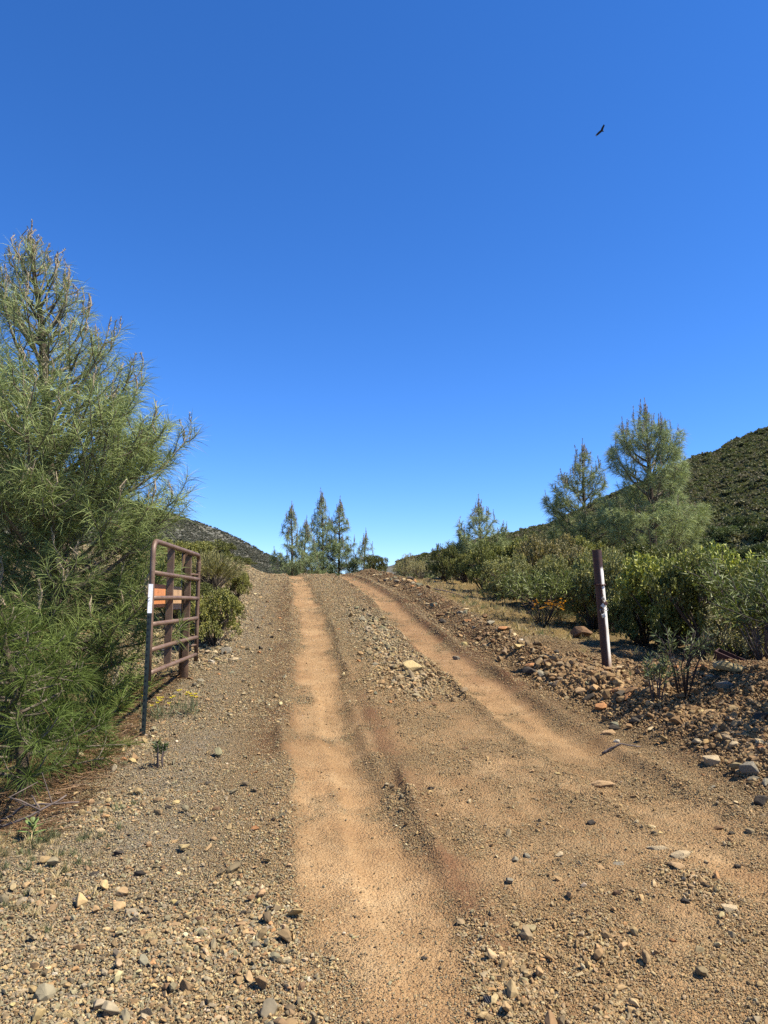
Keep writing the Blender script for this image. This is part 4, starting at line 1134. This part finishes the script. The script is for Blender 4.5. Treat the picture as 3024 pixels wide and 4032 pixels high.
# narrow-leaved shrubs: bare stems fanning out of the ground, long leaves towards the tips
def narrow_shrub(label, loc, h, w, nst, seed, leaf=(0.10, 0.013), per=26, base=(0.22, 0.25, 0.07), stemcol=(0.13, 0.10, 0.085), bare=0.4, sub=3):
    rng = np.random.default_rng(seed)
    t = thing("narrow_leaved_shrub", label, "shrub", loc, 0.0, "narrow-leaved shrubs")
    for k in range(nst):
        az = k * 2.4 + rng.normal(0, .3); sp = w * 0.5 * math.sqrt((k + 0.5) / nst)
        top = np.array([math.cos(az) * sp, math.sin(az) * sp, h * rng.uniform(0.75, 1.05)])
        b = np.array([math.cos(az), math.sin(az), 0]) * 0.03; b[2] = -0.05
        mid = b + (top - b) * np.array([0.45, 0.45, 0.5]) + rng.normal(0, 0.03 * h, 3)
        wood, fol = MB(), MB()
        wood.tube(np.array([b, mid, top]), [0.0085 * (0.6 + h * 0.5), 0.006, 0.003], 5, stemcol)
        axes = [(mid + (top - mid) * 0.1, top)]
        for q in range(sub):
            s0 = mid + (top - mid) * rng.uniform(0, 0.6)
            e = s0 + (top - mid) * rng.uniform(0.4, 0.7) + rng.normal(0, 0.16 * w, 3) * np.array([1, 1, .4])
            wood.tube(np.array([s0, (s0 + e) / 2 + rng.normal(0, .01, 3), e]), [0.005, 0.004, 0.0025], 4, stemcol, False)
            axes.append((s0, e))
        for s0, e in axes:
            u = rng.uniform(bare if len(axes) == 1 else 0.25, 1, per)[:, None]
            P = s0 + (e - s0) * u
            D = np.tile(unit(e - s0), (per, 1))
            A = unit(D * rng.uniform(0.3, 1.0, (per, 1)) + perp(D, rng) * 0.9)
            c = np.array(base) * rng.uniform(0.65, 1.4, (per, 1))
            add_leaves(fol, P, A, leaf[0] * rng.uniform(0.6, 1.15, per), leaf[1] * rng.uniform(0.8, 1.2, per), rng, c, 0.2)
        st = wood.build("stem", M['twig'], t, True)
        fol.build("leaf_spray", M['leaf'], st)
    return t
narrow_shrub("willowy shrub with bare fanning stems at the edge of the dry grass", (2.96, 13.9, gz(2.96, 13.9)), 1.0, 1.7, 16, 5, (0.13, 0.022), 30, sub=4)
narrow_shrub("dark twiggy plant with few leaf tufts on the right bank", (2.66, 6.72, gz(2.66, 6.72)), 0.62, 0.6, 9, 6, (0.075, 0.011), 9, (0.21, 0.24, 0.10), (0.05, 0.038, 0.032), sub=2)
narrow_shrub("small leafy sprig left of the dark twiggy plant on the bank", (2.43, 6.76, gz(2.43, 6.76)), 0.40, 0.34, 7, 7, (0.070, 0.012), 18, (0.21, 0.24, 0.10), sub=2)
narrow_shrub("green narrow-leaved shrub overhanging the rocks at the right edge", (3.62, 6.75, gz(3.62, 6.75)), 0.95, 1.0, 13, 8, (0.11, 0.017), 26, (0.17, 0.205, 0.052), (0.07, 0.055, 0.045), sub=4)
narrow_shrub("twiggy narrow-leaved shrub above the jagged grey rock at the right edge", (3.45, 5.75, gz(3.45, 5.75)), 0.85, 0.85, 12, 12, (0.095, 0.014), 20, (0.19, 0.225, 0.065), (0.06, 0.048, 0.04), sub=4)
narrow_shrub("narrow-leaved shrub behind the rusty metal box", (4.25, 8.4, gz(4.25, 8.4)), 1.15, 1.3, 15, 13, (0.12, 0.018), 26, (0.17, 0.20, 0.05), sub=4)
narrow_shrub("thin green sprig standing alone on the left gravel verge", (-1.65, 5.62, gz(-1.65, 5.62)), 0.20, 0.12, 4, 14, (0.05, 0.010), 14, (0.09, 0.13, 0.045), sub=1)

# ------------------------------------------------------------------ the steel gate, its post and the stake that holds it open
GA = np.array([-2.125, 6.80]); GB = np.array([-2.29, 9.15])      # latch end, hinge end
GL = float(np.linalg.norm(GB - GA)); gd = (GB - GA) / GL; gn = np.array([-gd[1], gd[0]])   # gn points away from the road
def gp(t, z, off=0.0):
    p = GA + gd * GL * t + gn * off
    return np.array([p[0], p[1], z])
GZ = [2.14, 1.845, 1.61, 1.372, 1.14, 0.935]
def build_gate():
    t = thing("gate", "open brown tubular steel gate leaning back beside the big pine", "gate", (0, 0, 0))
    r = 0.0245
    # end stiles and the rounded top rail are one bent tube
    c = 0.13
    arc = [gp(0.0, 0.87), gp(0.0, 1.3), gp(0.0, GZ[0] - c)]
    for a in np.linspace(0, math.pi / 2, 7)[1:]:
        arc.append(gp((c - c * math.cos(a)) / GL, GZ[0] - c + c * math.sin(a)))
    for a in np.linspace(math.pi / 2, 0, 7):
        arc.append(gp(1 - (c * 0.6 - c * 0.6 * math.cos(a)) / GL, GZ[0] - c * 0.6 + c * 0.6 * math.sin(a)))
    arc += [gp(1.0, 1.3), gp(1.0, 0.85)]
    m = MB(); m.tube(np.array(arc), r, 14); m.build("bent_tube_frame", M['gate'], t, True)
    for k, z in enumerate(GZ[1:]):
        m = MB(); pts = np.array([gp(q, z + 0.006 * math.sin(3.1 * q) * (k % 2)) for q in np.linspace(0.006, 0.994, 7)])
        m.tube(pts, r * 0.92, 12); m.build("rail", M['gate'], t, True)
    rot = Matrix.Rotation(math.atan2(gd[1], gd[0]), 4, 'Z')
    for q in (0.40, 0.80):
        m = MB(); m.box(gp(q, (GZ[0] + GZ[-1]) / 2, 0.040), (0.006, 0.034, (GZ[0] - GZ[-1]) / 2 - 0.005), rot)
        m.box(gp(q, (GZ[0] + GZ[-1]) / 2, 0.008) + np.array([*(gd * 0.012), 0]), (0.012, 0.003, (GZ[0] - GZ[-1]) / 2 - 0.012), rot)
        m.build("stay_bar", M['gate'], t)
    m = MB(); m.box(gp(0.26, 1.635, 0.075), (GL * 0.115, 0.008, 0.115), rot, bevel=0.003); tag(m.build("board", M['orange_board'], t), "orange painted board fixed behind the rails")
    m = MB(); m.box(gp(0.60, 1.615, 0.075), (GL * 0.125, 0.008, 0.125), rot, bevel=0.003); tag(m.build("board", M['tan_board'], t), "weathered tan board fixed behind the rails")
    m = MB()
    for k in range(9):
        a = np.linspace(0, 2 * math.pi, 13); zc = 2.05 - k * 0.012
        m.tube(np.array([gp(1.0, zc + 0.003 * math.sin(q), 0) + np.array([0.029 * math.cos(q), 0.029 * math.sin(q), 0]) for q in a]), 0.0035, 5, cap=False)
    m.build("wire_wrap", M['gate'], t, True)
    for z in (1.9, 1.05):
        m = MB(); m.tube(np.array([gp(0.985, z, 0), gp(0.93, z, 0.05), gp(0.87, z, 0.10)]), 0.012, 8); m.build("hinge", M['gate'], t, True)
build_gate()

def build_posts():
    x, y = -2.345, 8.80; z = gz(x, y)
    t = thing("gate_post", "thick dark rusty pipe post carrying the hinged end of the gate", "post", (x, y, z))
    m = MB(); m.tube(np.array([[0, 0, -0.3], [0, 0, 0.4], [0.0, 0, 2.14 - z]]), 0.057, 20); m.build("pipe", M['gate'], t, True)
    m = MB(); m.tube(np.array([[0, 0, 2.14 - z], [0, 0, 2.155 - z], [0, 0, 2.16 - z]]), [0.060, 0.057, 0.02], 20); m.build("cap", M['gate'], t, True)
    # slim stake with a white tip
    x, y = -2.083, 6.58; z = gz(x, y); hh = 1.735 - z; lean = -0.012
    t = thing("stake", "slim dark green steel stake with a white top, wired to the gate", "fence stake", (x, y, z))
    t.rotation_euler = (0, 0.014, 0.35)
    def tee(m, z0, z1, g):
        m.box((0, 0, (z0 + z1) / 2), (0.0185 + g, 0.0028 + g, (z1 - z0) / 2))
        m.box((0, 0.016, (z0 + z1) / 2), (0.0026 + g, 0.0130 + g, (z1 - z0) / 2))
    m = MB(); tee(m, -0.25, hh - 0.255, 0.0)
    for k in range(18): m.box((0, -0.005, 0.1 + k * 0.055), (0.005, 0.0035, 0.008))
    m.build("shaft", M['stake'], t)
    m = MB(); tee(m, hh - 0.255, hh, 0.0004)
    m.build("white_tip", M['white'], t)
    m = MB(); m.box((-0.012, 0.006, 0.02), (0.022, 0.002, 0.05)); m.build("anchor_plate", M['stake'], t)
    tw = thing("tie_wire", "twisted wire tying the white-topped stake to the gate", "wire", (x, y, z))
    m = MB(); a = np.linspace(0, 6.283 * 2, 30)
    gx, gy = GA[0] - x, GA[1] - y
    pts = np.array([[gx * (0.5 - 0.62 * math.cos(q)) + 0.02 * math.sin(q), gy * (0.5 - 0.62 * math.cos(q)) - 0.03 * math.sin(q), hh - 0.145 + 0.004 * q] for q in a])
    m.tube(pts, 0.0028, 5); m.build("wire", M['steel'], tw, True)
    # steel pipe post on the right with a chain and padlocks
    x, y = 2.605, 8.79; z = gz(x, y)
    t = thing("pipe_post", "leaning steel pipe post, rusty on top and peeling white below", "post", (x, y, z))
    m = MB(); H = 2.18 - z
    zs = np.linspace(-0.25, H, 14); lx = -0.075 / H
    m.tube(np.stack([zs * lx, zs * 0.0, zs], 1), 0.055, 24, cap=False)
    m.tube(np.stack([zs[::-1][:5] * lx, zs[::-1][:5] * 0, zs[::-1][:5]], 1), 0.050, 24, cap=False)
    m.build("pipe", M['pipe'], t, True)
    m = MB(); a = np.linspace(0, 6.2832, 25)
    m.tube(np.array([[lx * H + 0.0525 * math.cos(q), 0.0525 * math.sin(q), H] for q in a]), 0.0035, 6, cap=False); m.build("torn_rim", M['rust'], t, True)
    zc = 0.98; cx = lx * zc
    c = thing("chain", "rusty chain looped round the pipe post and hanging down its side", "chain", (x + cx, y, z + zc))
    def link_mesh():
        q = np.linspace(0, 6.2832, 15)
        m = MB(); m.tube(np.stack([0.011 * np.cos(q), 0 * q, 0.019 * np.sin(q)], 1), 0.0034, 6, cap=False); return m.mesh("link", True)
    lm = link_mesh(); lm.materials.append(M['rust'])
    for k in range(17):
        q = k / 17 * 6.2832
        o = bpy.data.objects.new("chain_link", lm); link(o, c)
        o.location = (0.064 * math.cos(q), 0.064 * math.sin(q), 0.008 * math.sin(q) - 0.004 * math.cos(q))
        o.rotation_euler = (math.pi / 2 * (k % 2), math.pi / 2, 0); o.rotation_euler = Euler((math.pi / 2 if k % 2 else 0.3, math.pi / 2, q + math.pi / 2))
        o.rotation_euler = (Matrix.Rotation(q + math.pi / 2, 4, 'Z') @ Matrix.Rotation(math.pi / 2, 4, 'Y') @ Matrix.Rotation(math.pi / 2 * (k % 2), 4, 'Z')).to_euler()
    for k in range(7):
        o = bpy.data.objects.new("chain_link", lm); link(o, c)
        o.location = (-0.008 + 0.004 * k, -0.067 - 0.002 * (k % 2), -0.03 - 0.027 * k)
        o.rotation_euler = (0.05, 0.15, math.pi / 2 * (k % 2) + 0.3)
    def padlock(label, dx, dz, tilt, dark=False):
        p = thing("padlock", label, "padlock", (x + cx + dx, y - 0.082, z + zc + dz)); p.rotation_euler = (0.0, tilt, 0.25)
        m = MB(); m.box((0, 0, -0.022), (0.0235, 0.0095, 0.022), bevel=0.004); m.build("lock_body", M['rust'] if dark else M['steel'], p)
        m = MB(); q = np.linspace(0, math.pi, 9)
        pts = [[0.015, 0, -0.006]] + [[0.015 * math.cos(w), 0, 0.045 + 0.015 * math.sin(w)] for w in q] + [[-0.015, 0, -0.006]]
        m.tube(np.array(pts), 0.0035, 8); m.build("shackle", M['steel'], p, True)
    padlock("small dark padlock at the top of the hanging chain", 0.028, -0.205, -0.5, True)
    padlock("silver padlock turned on its side in the middle of the hanging chain", 0.020, -0.265, 2.3)
    padlock("silver padlock with a long shackle hanging lowest on the post", -0.002, -0.345, -0.35)
build_posts()

# rusty metal box half hidden under the shrubs at the right
def build_box():
    x, y = 3.62, 7.85; z = gz(x, y) - 0.05
    t = thing("metal_box", "rusty open metal box half hidden under the shrubs at right", "metal box", (x, y, z))
    t.rotation_euler = (0.10, 0.42, -0.55); t.scale = (0.78, 0.78, 0.78)
    for nm, c, h in (("side_panel", (0, -0.16, 0.10), (0.27, 0.006, 0.10)), ("side_panel", (0, 0.16, 0.10), (0.27, 0.006, 0.10)),
                     ("end_panel", (-0.264, 0, 0.10), (0.006, 0.154, 0.10)), ("bottom_panel", (0, 0, 0.006), (0.258, 0.154, 0.006))):
        m = MB(); m.box(c, h, bevel=0.002); m.build(nm, M['rust'], t)
    m = MB(); m.box((0, -0.16, 0.208), (0.272, 0.012, 0.007), bevel=0.002); m.build("rim", M['rust'], t)
build_box()

# ------------------------------------------------------------------ the bird circling overhead
def build_bird():
    """Soaring bird, 1.7 m across, banked so that its wings make a shallow V."""
    o = np.array([30.85, 98.0, 67.72])
    view = unit(o - np.array([0, 0, 1.6])); right = unit(np.cross(view, [0, 0, 1])); up = np.cross(right, view)
    mpp = np.linalg.norm(o) / 2912.0 / 11.85
    W = lambda px, py, d=0.0: right * (px - 850) * mpp - up * (py - 790) * mpp * 0.82 + view * d
    m = MB(); col = (0.035, 0.028, 0.024)
    # body with head and tail
    bp = np.array([W(835, 770, -0.03), W(850, 785, 0), W(880, 800, 0.02), W(910, 812, 0.03), W(935, 822, 0.02), W(955, 826, 0.02)])
    m.tube(bp, np.array([0.03, 0.075, 0.115, 0.11, 0.075, 0.02]), 10, col)
    m.tube(np.array([W(842, 778, -0.02), W(826, 772, -0.06), W(814, 770, -0.10)]), [0.045, 0.042, 0.012], 8, (0.10, 0.03, 0.025))
    # wings: a row of aerofoil sections along each arm, then separate finger feathers
    for pts, chords, bow in (([(855, 800), (800, 835), (740, 885), (690, 925), (655, 950)], [0.31, 0.33, 0.31, 0.27, 0.20], -0.12),
                             ([(870, 790), (888, 735), (915, 670), (945, 612), (966, 572)], [0.31, 0.33, 0.31, 0.27, 0.20], -0.12)):
        P = np.array([W(px, py, bow * k) for k, (px, py) in enumerate(pts)])
        D = unit(np.gradient(P, axis=0)); C = unit(np.cross(D, view)); T = np.cross(C, D)
        prof = np.array([(-0.5, 0.0), (-0.25, 0.06), (0.1, 0.05), (0.5, 0.0), (0.1, -0.02), (-0.25, -0.03)])
        n = len(P); v = []
        for k in range(n):
            for a, b in prof: v.append(P[k] + C[k] * a * chords[k] * 0.95 + T[k] * b * chords[k])
        i, j = np.meshgrid(np.arange(n - 1), np.arange(6), indexing='ij'); j2 = (j + 1) % 6
        m.add(v, None, np.stack([i * 6 + j, i * 6 + j2, (i + 1) * 6 + j2, (i + 1) * 6 + j], -1).reshape(-1, 4), col)
        for q in np.linspace(-0.42, 0.42, 5):
            b = P[-1] + C[-1] * q * chords[-1]
            e = b + D[-1] * (0.13 - 0.06 * abs(q - 0.1)) + C[-1] * q * 0.10
            m.tube(np.array([b - D[-1] * 0.04, (b + e) / 2, e]), [0.018, 0.020, 0.006], 5, col)
    ob = m.build("bird", M['feather'], None, True, o)
    tag(ob, "dark soaring bird with spread wings in the blue sky", "bird")
build_bird()

# ------------------------------------------------------------------ small plants
def build_small_plants():
    rng = np.random.default_rng(3)
    # pale green rosette with large leaves at the left edge
    x, y = -2.03, 4.46; t = thing("leafy_rosette", "pale green broad-leaved rosette beside dead sticks at lower left", "plant", (x, y, gz(x, y)))
    m = MB(); m.tube(np.array([[0, 0, -0.03], [0.005, 0, 0.05], [0.0, 0.0, 0.11]]), [0.007, 0.006, 0.004], 6, (0.14, 0.17, 0.06)); m.build("stem", M['leaf'], t)
    for k in range(15):
        az = k * 2.4; L = rng.uniform(0.07, 0.11) * (1.1 - 0.02 * k); el = math.radians(10 + k * 4.0)
        d = np.array([math.cos(az) * math.cos(el), math.sin(az) * math.cos(el), math.sin(el)]); s = np.array([-math.sin(az), math.cos(az), 0]); nn = np.cross(d, s)
        b = np.array([0, 0, 0.02 + k * 0.006]); w = 0.013
        rows = []
        for q, ww, dr in ((0, .25, 0), (.3, .9, .00), (.6, 1.0, .006), (.85, .6, .016), (1.0, .03, .028)):
            c = b + d * L * q + np.array([0, 0, -dr])
            rows += [c - s * w * ww - nn * 0.004 * ww, c, c + s * w * ww - nn * 0.004 * ww]
        f = []
        for q in range(4):
            for e in range(2): f.append([q * 3 + e, q * 3 + e + 1, q * 3 + e + 4, q * 3 + e + 3])
        m = MB(); m.add(rows, None, f, (0.23 * rng.uniform(.85, 1.1), 0.29, 0.09)); m.build("leaf", M['leaf'], t)
    def flowers(name, label, x, y, n, spread, h, petal, stemc, r):
        t = thing(name, label, "wildflowers", (x, y, gz(x, y)))
        st = MB()
        heads = []
        for k in range(n):
            a = rng.uniform(0, 6.28); q = spread * math.sqrt(rng.uniform())
            bx, by = q * math.cos(a), q * math.sin(a) * 0.6
            hh = h * rng.uniform(0.6, 1.1); zz = gz(x + bx, y + by) - gz(x, y)
            st.tube(np.array([[bx, by, zz - 0.02], [bx + rng.normal(0, .01), by, zz + hh * .5], [bx + rng.normal(0, .02), by, zz + hh]]), 0.0022, 4, stemc, False)
            heads.append((bx, by, zz + hh))
            m = 7; P = np.tile([[bx, by, zz + hh * .15]], (m, 1)) + rng.normal(0, .015, (m, 3)); A = unit(rand_dirs(m, rng) + np.array([0, 0, .9]))
            add_leaves(st, P, A, h * 0.55, 0.006, rng, np.tile([stemc], (m, 1)) * rng.uniform(.7, 1.3, (m, 1)))
        st.build("foliage", M['leaf'], t)
        for bx, by, bz in heads:
            m = MB(); np_ = 5
            for k in range(np_):
                a = k / np_ * 6.28; d = np.array([math.cos(a), math.sin(a), 0.6]); s = np.array([-math.sin(a), math.cos(a), 0])
                p = np.array([bx, by, bz])
                m.add([p, p + d * r * .7 + s * r * .5, p + d * r * 1.15, p + d * r * .7 - s * r * .5], None, [[0, 1, 2, 3]], petal)
            m.build("flower", M['flower'], t)
    flowers("wildflower_patch", "patch of orange poppies at the foot of the bushes left of the post", 3.32, 14.55, 60, 0.42, 0.32, (0.75, 0.33, 0.03), (0.16, 0.17, 0.07), 0.034)
    flowers("wildflower_patch", "small yellow wildflowers beside the stake and gate", -2.02, 7.15, 22, 0.28, 0.22, (0.78, 0.62, 0.04), (0.17, 0.19, 0.09), 0.020)
    flowers("wildflower_patch", "pink flower spikes in front of the dark bush by the dry grass", 2.85, 18.0, 14, 0.45, 0.30, (0.55, 0.28, 0.22), (0.17, 0.16, 0.08), 0.03)
    # dead sticks under the left pine
    for k, (label, pts, r) in enumerate((
            ("long grey dead stick lying above the green rosette at lower left", [(-2.42, 4.86, 0.05), (-2.25, 4.80, 0.11), (-2.08, 4.78, 0.10), (-1.93, 4.86, 0.06)], 0.009),
            ("curved dark dead stick reaching from the left picture edge", [(-2.62, 4.72, 0.06), (-2.3, 4.62, 0.05), (-2.12, 4.66, 0.08), (-1.98, 4.78, 0.13)], 0.010),
            ("short forked dead twig between the two longer dead sticks", [(-2.16, 4.78, 0.02), (-2.13, 4.76, 0.10), (-2.20, 4.80, 0.17)], 0.008),
            ("thin pale stick lying on the left gravel verge", [(-1.46, 3.66, 0.012), (-1.42, 3.70, 0.016), (-1.385, 3.735, 0.012)], 0.006),
            ("pale dry stick on the gravel right of the wheel tracks", [(1.72, 6.02, 0.012), (1.86, 6.0, 0.014), (2.02, 6.0, 0.010)], 0.010),
            ("thin dead branch lying on the berm at the far bend", [(1.15, 17.2, 0.10), (1.45, 17.0, 0.16), (1.8, 16.9, 0.10)], 0.016))):
        m = MB(); P = np.array([(a, b, gz(a, b) + c) for a, b, c in pts])
        s = np.linspace(0, len(P) - 1, 12); P = np.stack([np.interp(s, np.arange(len(P)), P[:, q]) for q in range(3)], 1) + rng.normal(0, r * 0.4, (12, 3))
        m.tube(P, np.linspace(r, r * 0.5, 12), 6)
        if len(pts) > 3:
            for q in (4, 8):
                m.tube(np.array([P[q], P[q] + rng.normal(0, .05, 3) + np.array([0, 0, .05]), P[q] + rng.normal(0, .1, 3) + np.array([0.02, 0, .10])]), [r * .6, r * .5, r * .25], 5)
        tag(m.build("dead_stick", M['deadwood'], None, True), label, "stick", "dead sticks on the ground")
    # ridged black scrap in the foreground
    x, y = 0.385, 2.845
    t = thing("scrap", "ridged black plastic scrap lying in the foreground gravel", "scrap", (x, y, gz(x, y) + 0.008)); t.rotation_euler = (0.28, 0.05, 0.18)
    m = MB(); m.box((0, 0, 0), (0.026, 0.016, 0.003), bevel=0.001); m.build("plate", M['black'], t)
    for k in range(6):
        m = MB(); m.box((-0.021 + k * 0.0084, 0, 0.0045), (0.0018, 0.0155, 0.002), Matrix.Rotation(0.15, 4, 'Z')); m.build("ridge", M['black'], t)
build_small_plants()

# ------------------------------------------------------------------ grass, litter and the brush of the hills
def tuft(seed, n, h, spread, lean, w):
    rng = np.random.default_rng(seed); mb = MB()
    P = np.stack([rng.normal(0, spread, n), rng.normal(0, spread, n), np.full(n, -0.02)], 1)
    A = unit(np.stack([rng.normal(0, lean, n), rng.normal(0, lean, n), np.ones(n)], 1))
    add_needles(mb, P, A, h * rng.uniform(0.4, 1.1, n), w, rng.uniform(0, 0.35, n), rng, np.ones((n, 3)))
    return source_object("grass_tuft", mb, M['grass'])
tufts = [tuft(k, 22, 1.0, 0.16, 0.42, 0.045) for k in range(5)]

def place_grass():
    rng = np.random.default_rng(15); n = 60000
    Y = 3.3 * (30 / 3.3) ** rng.uniform(0, 1, n); X = rng.uniform(-0.62, 0.74, n) * (Y + 1.0)
    tr, rd, st = soil_masks(X, Y)
    tl, tq = track_l(Y), track_r(Y); el = np.maximum(tl - 0.75 - X, 0); er = np.maximum(X - tq - 0.45, 0)
    d = 0.8 * sstep(0.9, 1.4, er) * sstep(11, 13, Y) + 0.40 * sstep(0.45, 1.1, el) * (Y > 3.2) * (Y < 10) + 0.30 * sstep(0.8, 1.8, el) * (Y >= 10)
    d = np.where((er > 0.5) & (Y < 11), 0.03, d)
    d = d * np.clip(0.35 + 2.2 * fbm(X * 1.6, Y * 1.6, 3, 91), 0.05, 1)
    k = rng.uniform(0, 1, n) < d; X, Y, el, er = X[k], Y[k], el[k], er[k]; n = len(X)
    h = np.where(er > 0, rng.uniform(0.05, 0.18, n), rng.uniform(0.03, 0.10, n))
    h = np.where((el > 0) & (Y > 10), rng.uniform(0.06, 0.20, n), h)
    scl = np.stack([h * 0.9, h * 0.9, h], 1)
    rot = np.stack([rng.normal(0, .1, n), rng.normal(0, .1, n), rng.uniform(0, 6.28, n)], 1)
    dry = np.array([0.62, 0.48, 0.25]); grn = np.array([0.24, 0.25, 0.12])
    g = np.where((el > 0) & (Y < 6), rng.uniform(0, 1, n) < 0.45, rng.uniform(0, 1, n) < 0.10)[:, None]
    col = np.where(g, grn, dry) * rng.uniform(0.7, 1.2, (n, 1))
    scatter("dry_grass", np.stack([X, Y, height(X, Y)], 1), rot, scl, col, tufts, "short dry straw-coloured grass on the verges")
    print("grass tufts", n)
place_grass()

def place_litter():
    rng = np.random.default_rng(19); n = 16000
    X = -1.9 - np.abs(rng.normal(0, 0.9, n)); Y = rng.uniform(4.5, 9.0, n)
    keep = X < track_l(Y) - 0.75 - 0.75 - 0.3 * rng.uniform(0, 1, n); X, Y = X[keep], Y[keep]; n = len(X)
    P = np.stack([X, Y, height(X, Y) + rng.uniform(0.0, 0.03, n)], 1)
    a = rng.uniform(0, 6.28, n); A = unit(np.stack([np.cos(a), np.sin(a), rng.normal(0.05, 0.15, n)], 1))
    col = np.array([0.30, 0.175, 0.085]) * rng.uniform(0.55, 1.5, (n, 1))
    mb = MB(); add_needles(mb, P, A, rng.uniform(0.08, 0.2, n), 0.004, 0.0, rng, col)
    tag(mb.build("needle_litter", M['leaf']), "fallen brown pine needles under the pines at left", kind="stuff")
place_litter()

def bush_source(seed, n=110, size=0.30):
    rng = np.random.default_rng(seed); mb = MB()
    nl = 5; lob = np.stack([rng.normal(0, .24, nl), rng.normal(0, .24, nl), rng.uniform(.25, .5, nl)], 1)
    k = rng.integers(0, nl, n); d = rand_dirs(n, rng); d[:, 2] = np.abs(d[:, 2]) * 0.9 - 0.1
    P = lob[k] + d * rng.uniform(.16, .34, (n, 1))
    A = unit(d + rng.normal(0, .5, (n, 3)))
    add_leaves(mb, P - A * size * .5, A, size * rng.uniform(.7, 1.2, n), size * 0.75, rng, np.ones((n, 3)))
    return source_object("hill_bush", mb, M['far_leaf'])

def place_brush():
    src = [bush_source(40 + k) for k in range(5)]
    rng = np.random.default_rng(44)
    def lay(name, n, ylo, yhi, lo, hi, smin, smax, cols, label, ridge_k):
        Y = ylo + (yhi - ylo) * rng.uniform(0, 1, n) ** 0.85; X = rng.uniform(lo, hi, n) * Y
        thin = fbm(X * 0.03, Y * 0.03, 4, 71)
        keep = rng.uniform(0, 1, n) < np.clip(0.85 + 2.2 * thin, 0.15, 1)
        X, Y = X[keep], Y[keep]; m = len(X)
        s = (smin + (smax - smin) * rng.uniform(0, 1, m) ** 2) * (1 + 0.6 * np.clip(fbm(X * 0.05, Y * 0.05, 3, 73), -.4, 1))
        c = np.array(cols)[rng.integers(0, len(cols), m)] * rng.uniform(0.85, 1.15, (m, 1))
        rot = np.stack([np.zeros(m), np.zeros(m), rng.uniform(0, 6.28, m)], 1)
        scatter(name, np.stack([X, Y, outer_height(X, Y) - 0.1 * s], 1), rot, np.stack([s, s, s * rng.uniform(.7, 1.1, m)], 1), c, src, label)
        print(name, m)
    lay("hillside_brush", 42000, 78, 274, 0.02, 0.66, 0.9, 3.0, [(0.19, 0.185, 0.09), (0.22, 0.20, 0.105), (0.165, 0.17, 0.075), (0.23, 0.20, 0.12), (0.205, 0.215, 0.088)], "dark green brush covering the right hillside", 270)
    lay("hillside_brush", 40000, 205, 486, -0.62, -0.02, 0.8, 1.9, [(0.21, 0.205, 0.155), (0.24, 0.225, 0.175), (0.18, 0.18, 0.13)], "sparse grey-green brush covering the left hillside", 480)
place_brush()

def place_oaks():
    rng = np.random.default_rng(49)
    def oak_mesh(seed):
        r = np.random.default_rng(seed); fol, wood = MB(), MB()
        nl = 12; lob = np.stack([r.normal(0, .30, nl), r.normal(0, .30, nl), r.uniform(.42, .85, nl)], 1); lr = r.uniform(.16, .28, nl)
        n = 2600; k = r.integers(0, nl, n); d = rand_dirs(n, r); d[:, 2] = np.where(d[:, 2] < -.4, -d[:, 2], d[:, 2])
        P = lob[k] + d * (lr[k] * r.uniform(.6, 1.1, n))[:, None]; A = unit(d + r.normal(0, .6, (n, 3)))
        add_leaves(fol, P, A, 0.07 * r.uniform(.7, 1.3, n), 0.05, r, np.array([0.14, 0.165, 0.055]) * r.uniform(.6, 1.5, (n, 1)) * np.repeat(r.uniform(.8, 1.2, (nl, 1)), 1, 1)[k])
        wood.tube(np.array([[0, 0, -.05], [.01, 0, .2], [0, .01, .5]]), [.05, .04, .02], 7, (.09, .075, .06))
        for q in range(nl): wood.tube(np.array([[0, 0, .2], lob[q] * [.5, .5, .75], lob[q]]), [.03, .02, .01], 5, (.09, .075, .06), False)
        return wood.mesh("trunk", True), fol.mesh("crown")
    protos = [oak_mesh(500 + k) for k in range(4)]
    for w, f in protos: w.materials.append(M['bark']); f.materials.append(M['leaf'])
    spots = [(0.405, 92), (0.425, 104), (0.44, 88), (0.455, 112), (0.468, 96), (0.478, 122), (0.488, 90), (0.498, 106), (0.512, 130), (0.515, 95), (0.43, 126), (0.452, 138), (0.482, 142), (0.507, 118), (0.40, 116), (0.47, 84)]
    words = ["lowest of the slope near the thicket", "in the gully on the lower slope", "beside the yellow-green bush tops", "high in the gully at right", "in the middle of the gully", "upper middle of the gully", "at the lower right picture edge", "right of the middle of the gully",
             "topmost at the right picture edge", "low at the right picture edge", "upper left of the gully", "at the top left of the gully", "at the top of the gully", "right side of the gully", "left edge of the gully", "lowest, nearest the thicket in the middle"]
    for i, ((tx, y), wd) in enumerate(zip(spots, words)):
        x = tx * y; w, f = protos[i % 4]
        t = thing("oak_tree", "dark green scrub oak on the right hillside, " + wd, "oak tree", (x, y, float(outer_height(np.array([x]), np.array([y]))[0])), i * 1.7, "dark oaks on the right hillside")
        s = rng.uniform(3.4, 5.2); t.scale = (s, s, s * 0.9)
        for nm, me in (("trunk", w), ("crown", f)): link(bpy.data.objects.new(nm, me), t)
place_oaks()
